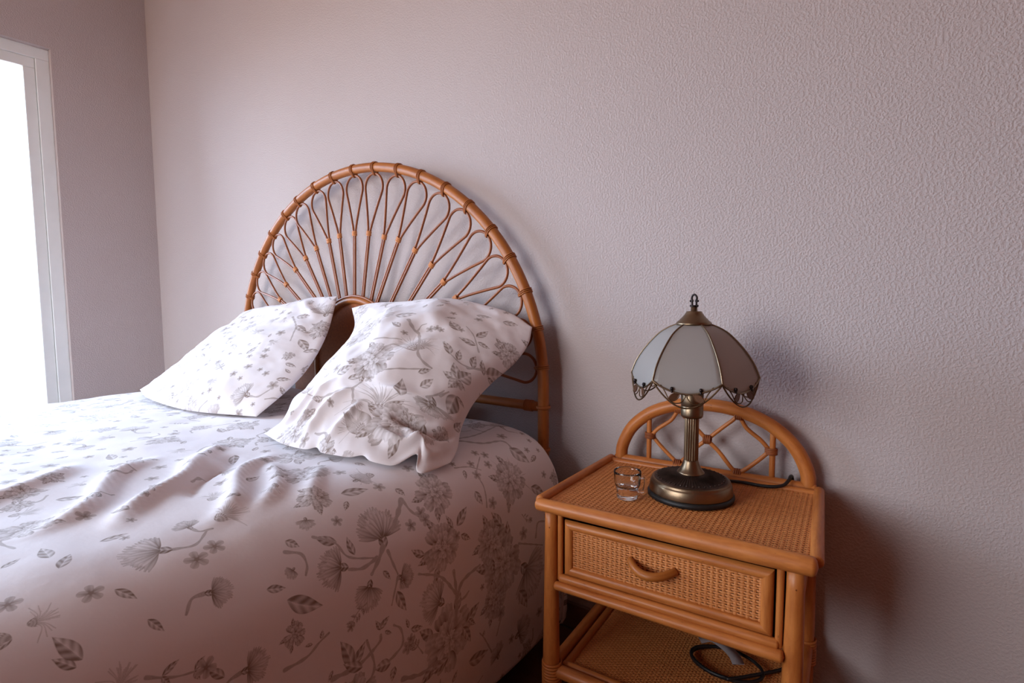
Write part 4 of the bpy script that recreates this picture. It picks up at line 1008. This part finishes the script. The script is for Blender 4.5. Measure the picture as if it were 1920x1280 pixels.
            V2 = V + np.array((*(nm_ * .0006), 0)); lf.add(np.concatenate([V, V2]), FF + [tuple(q + 24 for q in f_[::-1]) for f_ in FF])
            B_('filigree_leaf', lf, 'amber', fil)
            c = ep(f(.29), .020 * math.sin(PI * .29) ** .8 - .0045, .0045)
            ck = MB(); lathe(ck, [(.0001, -.0034), (.0022, -.0028), (.0034, 0), (.0022, .0028), (.0001, .0034)], 12, tuple(c)); tube(ck, [c, c + np.array((nm_[0] * .001, nm_[1] * .001, -.006))], .0016, 6)
            B_('clip', ck, 'iron', fil)
    B_('cap', lathe(MB(), [(.006, .3225), (.0300, .3225), (.0318, .3240), (.0316, .3262), (.0295, .3290), (.0262, .3315), (.0240, .3345), (.0225, .3355), (.0165, .3425), (.0142, .3462), (.0135, .3480), (.0060, .3484), (.0058, .3560), (.0040, .3565)], 48), 'brass')
    # finial: keyhole loop on a collar with small lobes
    m = MB(); zf = .3565
    P = [(-.0042, 0), (-.0044, .004), (-.0046, .008), (-.0040, .0095), (-.0036, .0110), (-.0052, .0140), (-.0050, .0180), (-.0030, .0210), (0, .0222)]
    P = P + [(-a_, b_) for a_, b_ in P[-2::-1]]
    tube(m, catmull(np.array([(a_, 0, zf + b_) for a_, b_ in P]), 5), .0019, 8)
    for sx in (-1, 1):
        for z_, l_ in ((.0015, .0072), (.0105, .0076)):
            lathe(m, [(.0001, -.0022), (.0018, -.0014), (.0022, 0), (.0018, .0014), (.0001, .0022)], 8, (sx * l_, 0, zf + z_))
            tube(m, [(sx * .004, 0, zf + z_), (sx * l_, 0, zf + z_)], .0013, 6)
    lathe(m, [(.003, zf - .001), (.0062, zf), (.0062, zf + .0022), (.004, zf + .003)], 20)
    B_('finial', m, 'iron')
    # cord leaving the foot at the back
    m = MB(); a18 = math.radians(18)
    loc = lambda u, v: (lambda wx, wy: (math.cos(a18) * (wx - x) - math.sin(a18) * (wy - y), math.sin(a18) * (wx - x) + math.cos(a18) * (wy - y)))(*ns_world(u, v)[:2])
    pts = [loc(.250, .250) + (.006,), loc(.268, .285) + (.0045,), loc(.300, .299) + (.0036,), loc(.345, .298) + (.0038,), loc(.372, .306) + (.0075,), loc(.382, .322) + (.0150,), loc(.384, .343) + (.0180,), loc(.385, .3585) + (.010,), loc(.386, .362) + (-.02,), loc(.388, .362) + (-.25,), loc(.392, .362) + (-.46,)]
    tube(m, catmull(np.array(pts), 8), .0033, 8); B_('cord', m, 'cord')
    return root
make_lamp()

# ------------------------------------------------------------------ little glass cup
def make_glass():
    x, y, _ = ns_world(.132, .107)
    o_prof = [(.0001, 0), (.0170, 0), (.0188, .0012), (.0194, .0050), (.0190, .0080), (.0196, .0120), (.0212, .0220), (.0226, .0245), (.0240, .0290), (.0252, .0460), (.0254, .0510), (.0246, .0522), (.0234, .0515), (.0226, .0470), (.0214, .0300), (.0190, .0240), (.0160, .0225), (.0001, .0215)]
    root = empty('glass_cup', (x, y, TOPZ + .0003), math.radians(22))
    tag(root, 'small clear glass cup with a thick base and stubby handle, beside the lamp', 'glass cup')
    lathe(MB(), o_prof, 48).build('cup', MAT['glass'], root)
    m = MB()
    P = catmull(np.array([(.0235, 0, .040), (.030, 0, .041), (.0325, 0, .034), (.0315, 0, .024), (.0300, 0, .016), (.0255, 0, .0135), (.0190, 0, .0135)]), 6)
    tube(m, P, .0026, 10, flat=1.6); m.build('handle', MAT['glass'], root)
    return root
make_glass()

# ------------------------------------------------------------------ cord and strap on the lower shelf
def make_cord():
    x, y, _ = ns_world(.300, .185); z = -.4655 + Z0 - .002 + .0034
    root = empty('extension_cord', (x, y, z), NSA)
    tag(root, 'coiled black cord with a grey paper tag, on the lower shelf of the nightstand', 'cord')
    m = MB(); P = []
    for k in range(60):
        a = k / 59 * 2 * PI * 1.45 + 2.2; rx, ry = .060 + .003 * math.sin(k * .3), .044 + .002 * math.cos(k * .23)
        P.append((rx * math.cos(a), ry * math.sin(a), .004 + .0058 * (k / 59)))
    P += [(.075, .02, .006), (.095, .05, .0045), (.10, .09, .0045)]
    tube(m, catmull(np.array(P), 3), .0031, 8); m.build('cord', MAT['cord'], root)
    m = MB(); C = catmull(np.array([(-.055, .030, .016), (-.035, .040, .020), (-.010, .030, .020), (.012, .012, .018), (.022, -.002, .013)]), 6)
    n = len(C); T = np.gradient(C, axis=0); T /= np.linalg.norm(T, axis=1)[:, None]; sd = np.cross(T, (0, 0, 1)); sd /= np.linalg.norm(sd, axis=1)[:, None]
    wv = .011; V = np.concatenate([C - sd * wv, C + sd * wv, C - sd * wv + [0, 0, .0012], C + sd * wv + [0, 0, .0012]])
    F = []
    for i in range(n - 1): F += [(i, i + 1, n + i + 1, n + i), (2 * n + i, 3 * n + i, 3 * n + i + 1, 2 * n + i + 1), (i, 2 * n + i, 2 * n + i + 1, i + 1), (n + i, n + i + 1, 3 * n + i + 1, 3 * n + i)]
    m.add(V, F); m.build('paper_tag', MAT['tag'], root)['label'] = 'grey paper tag'
    return root
make_cord()
bpy.context.view_layer.update()
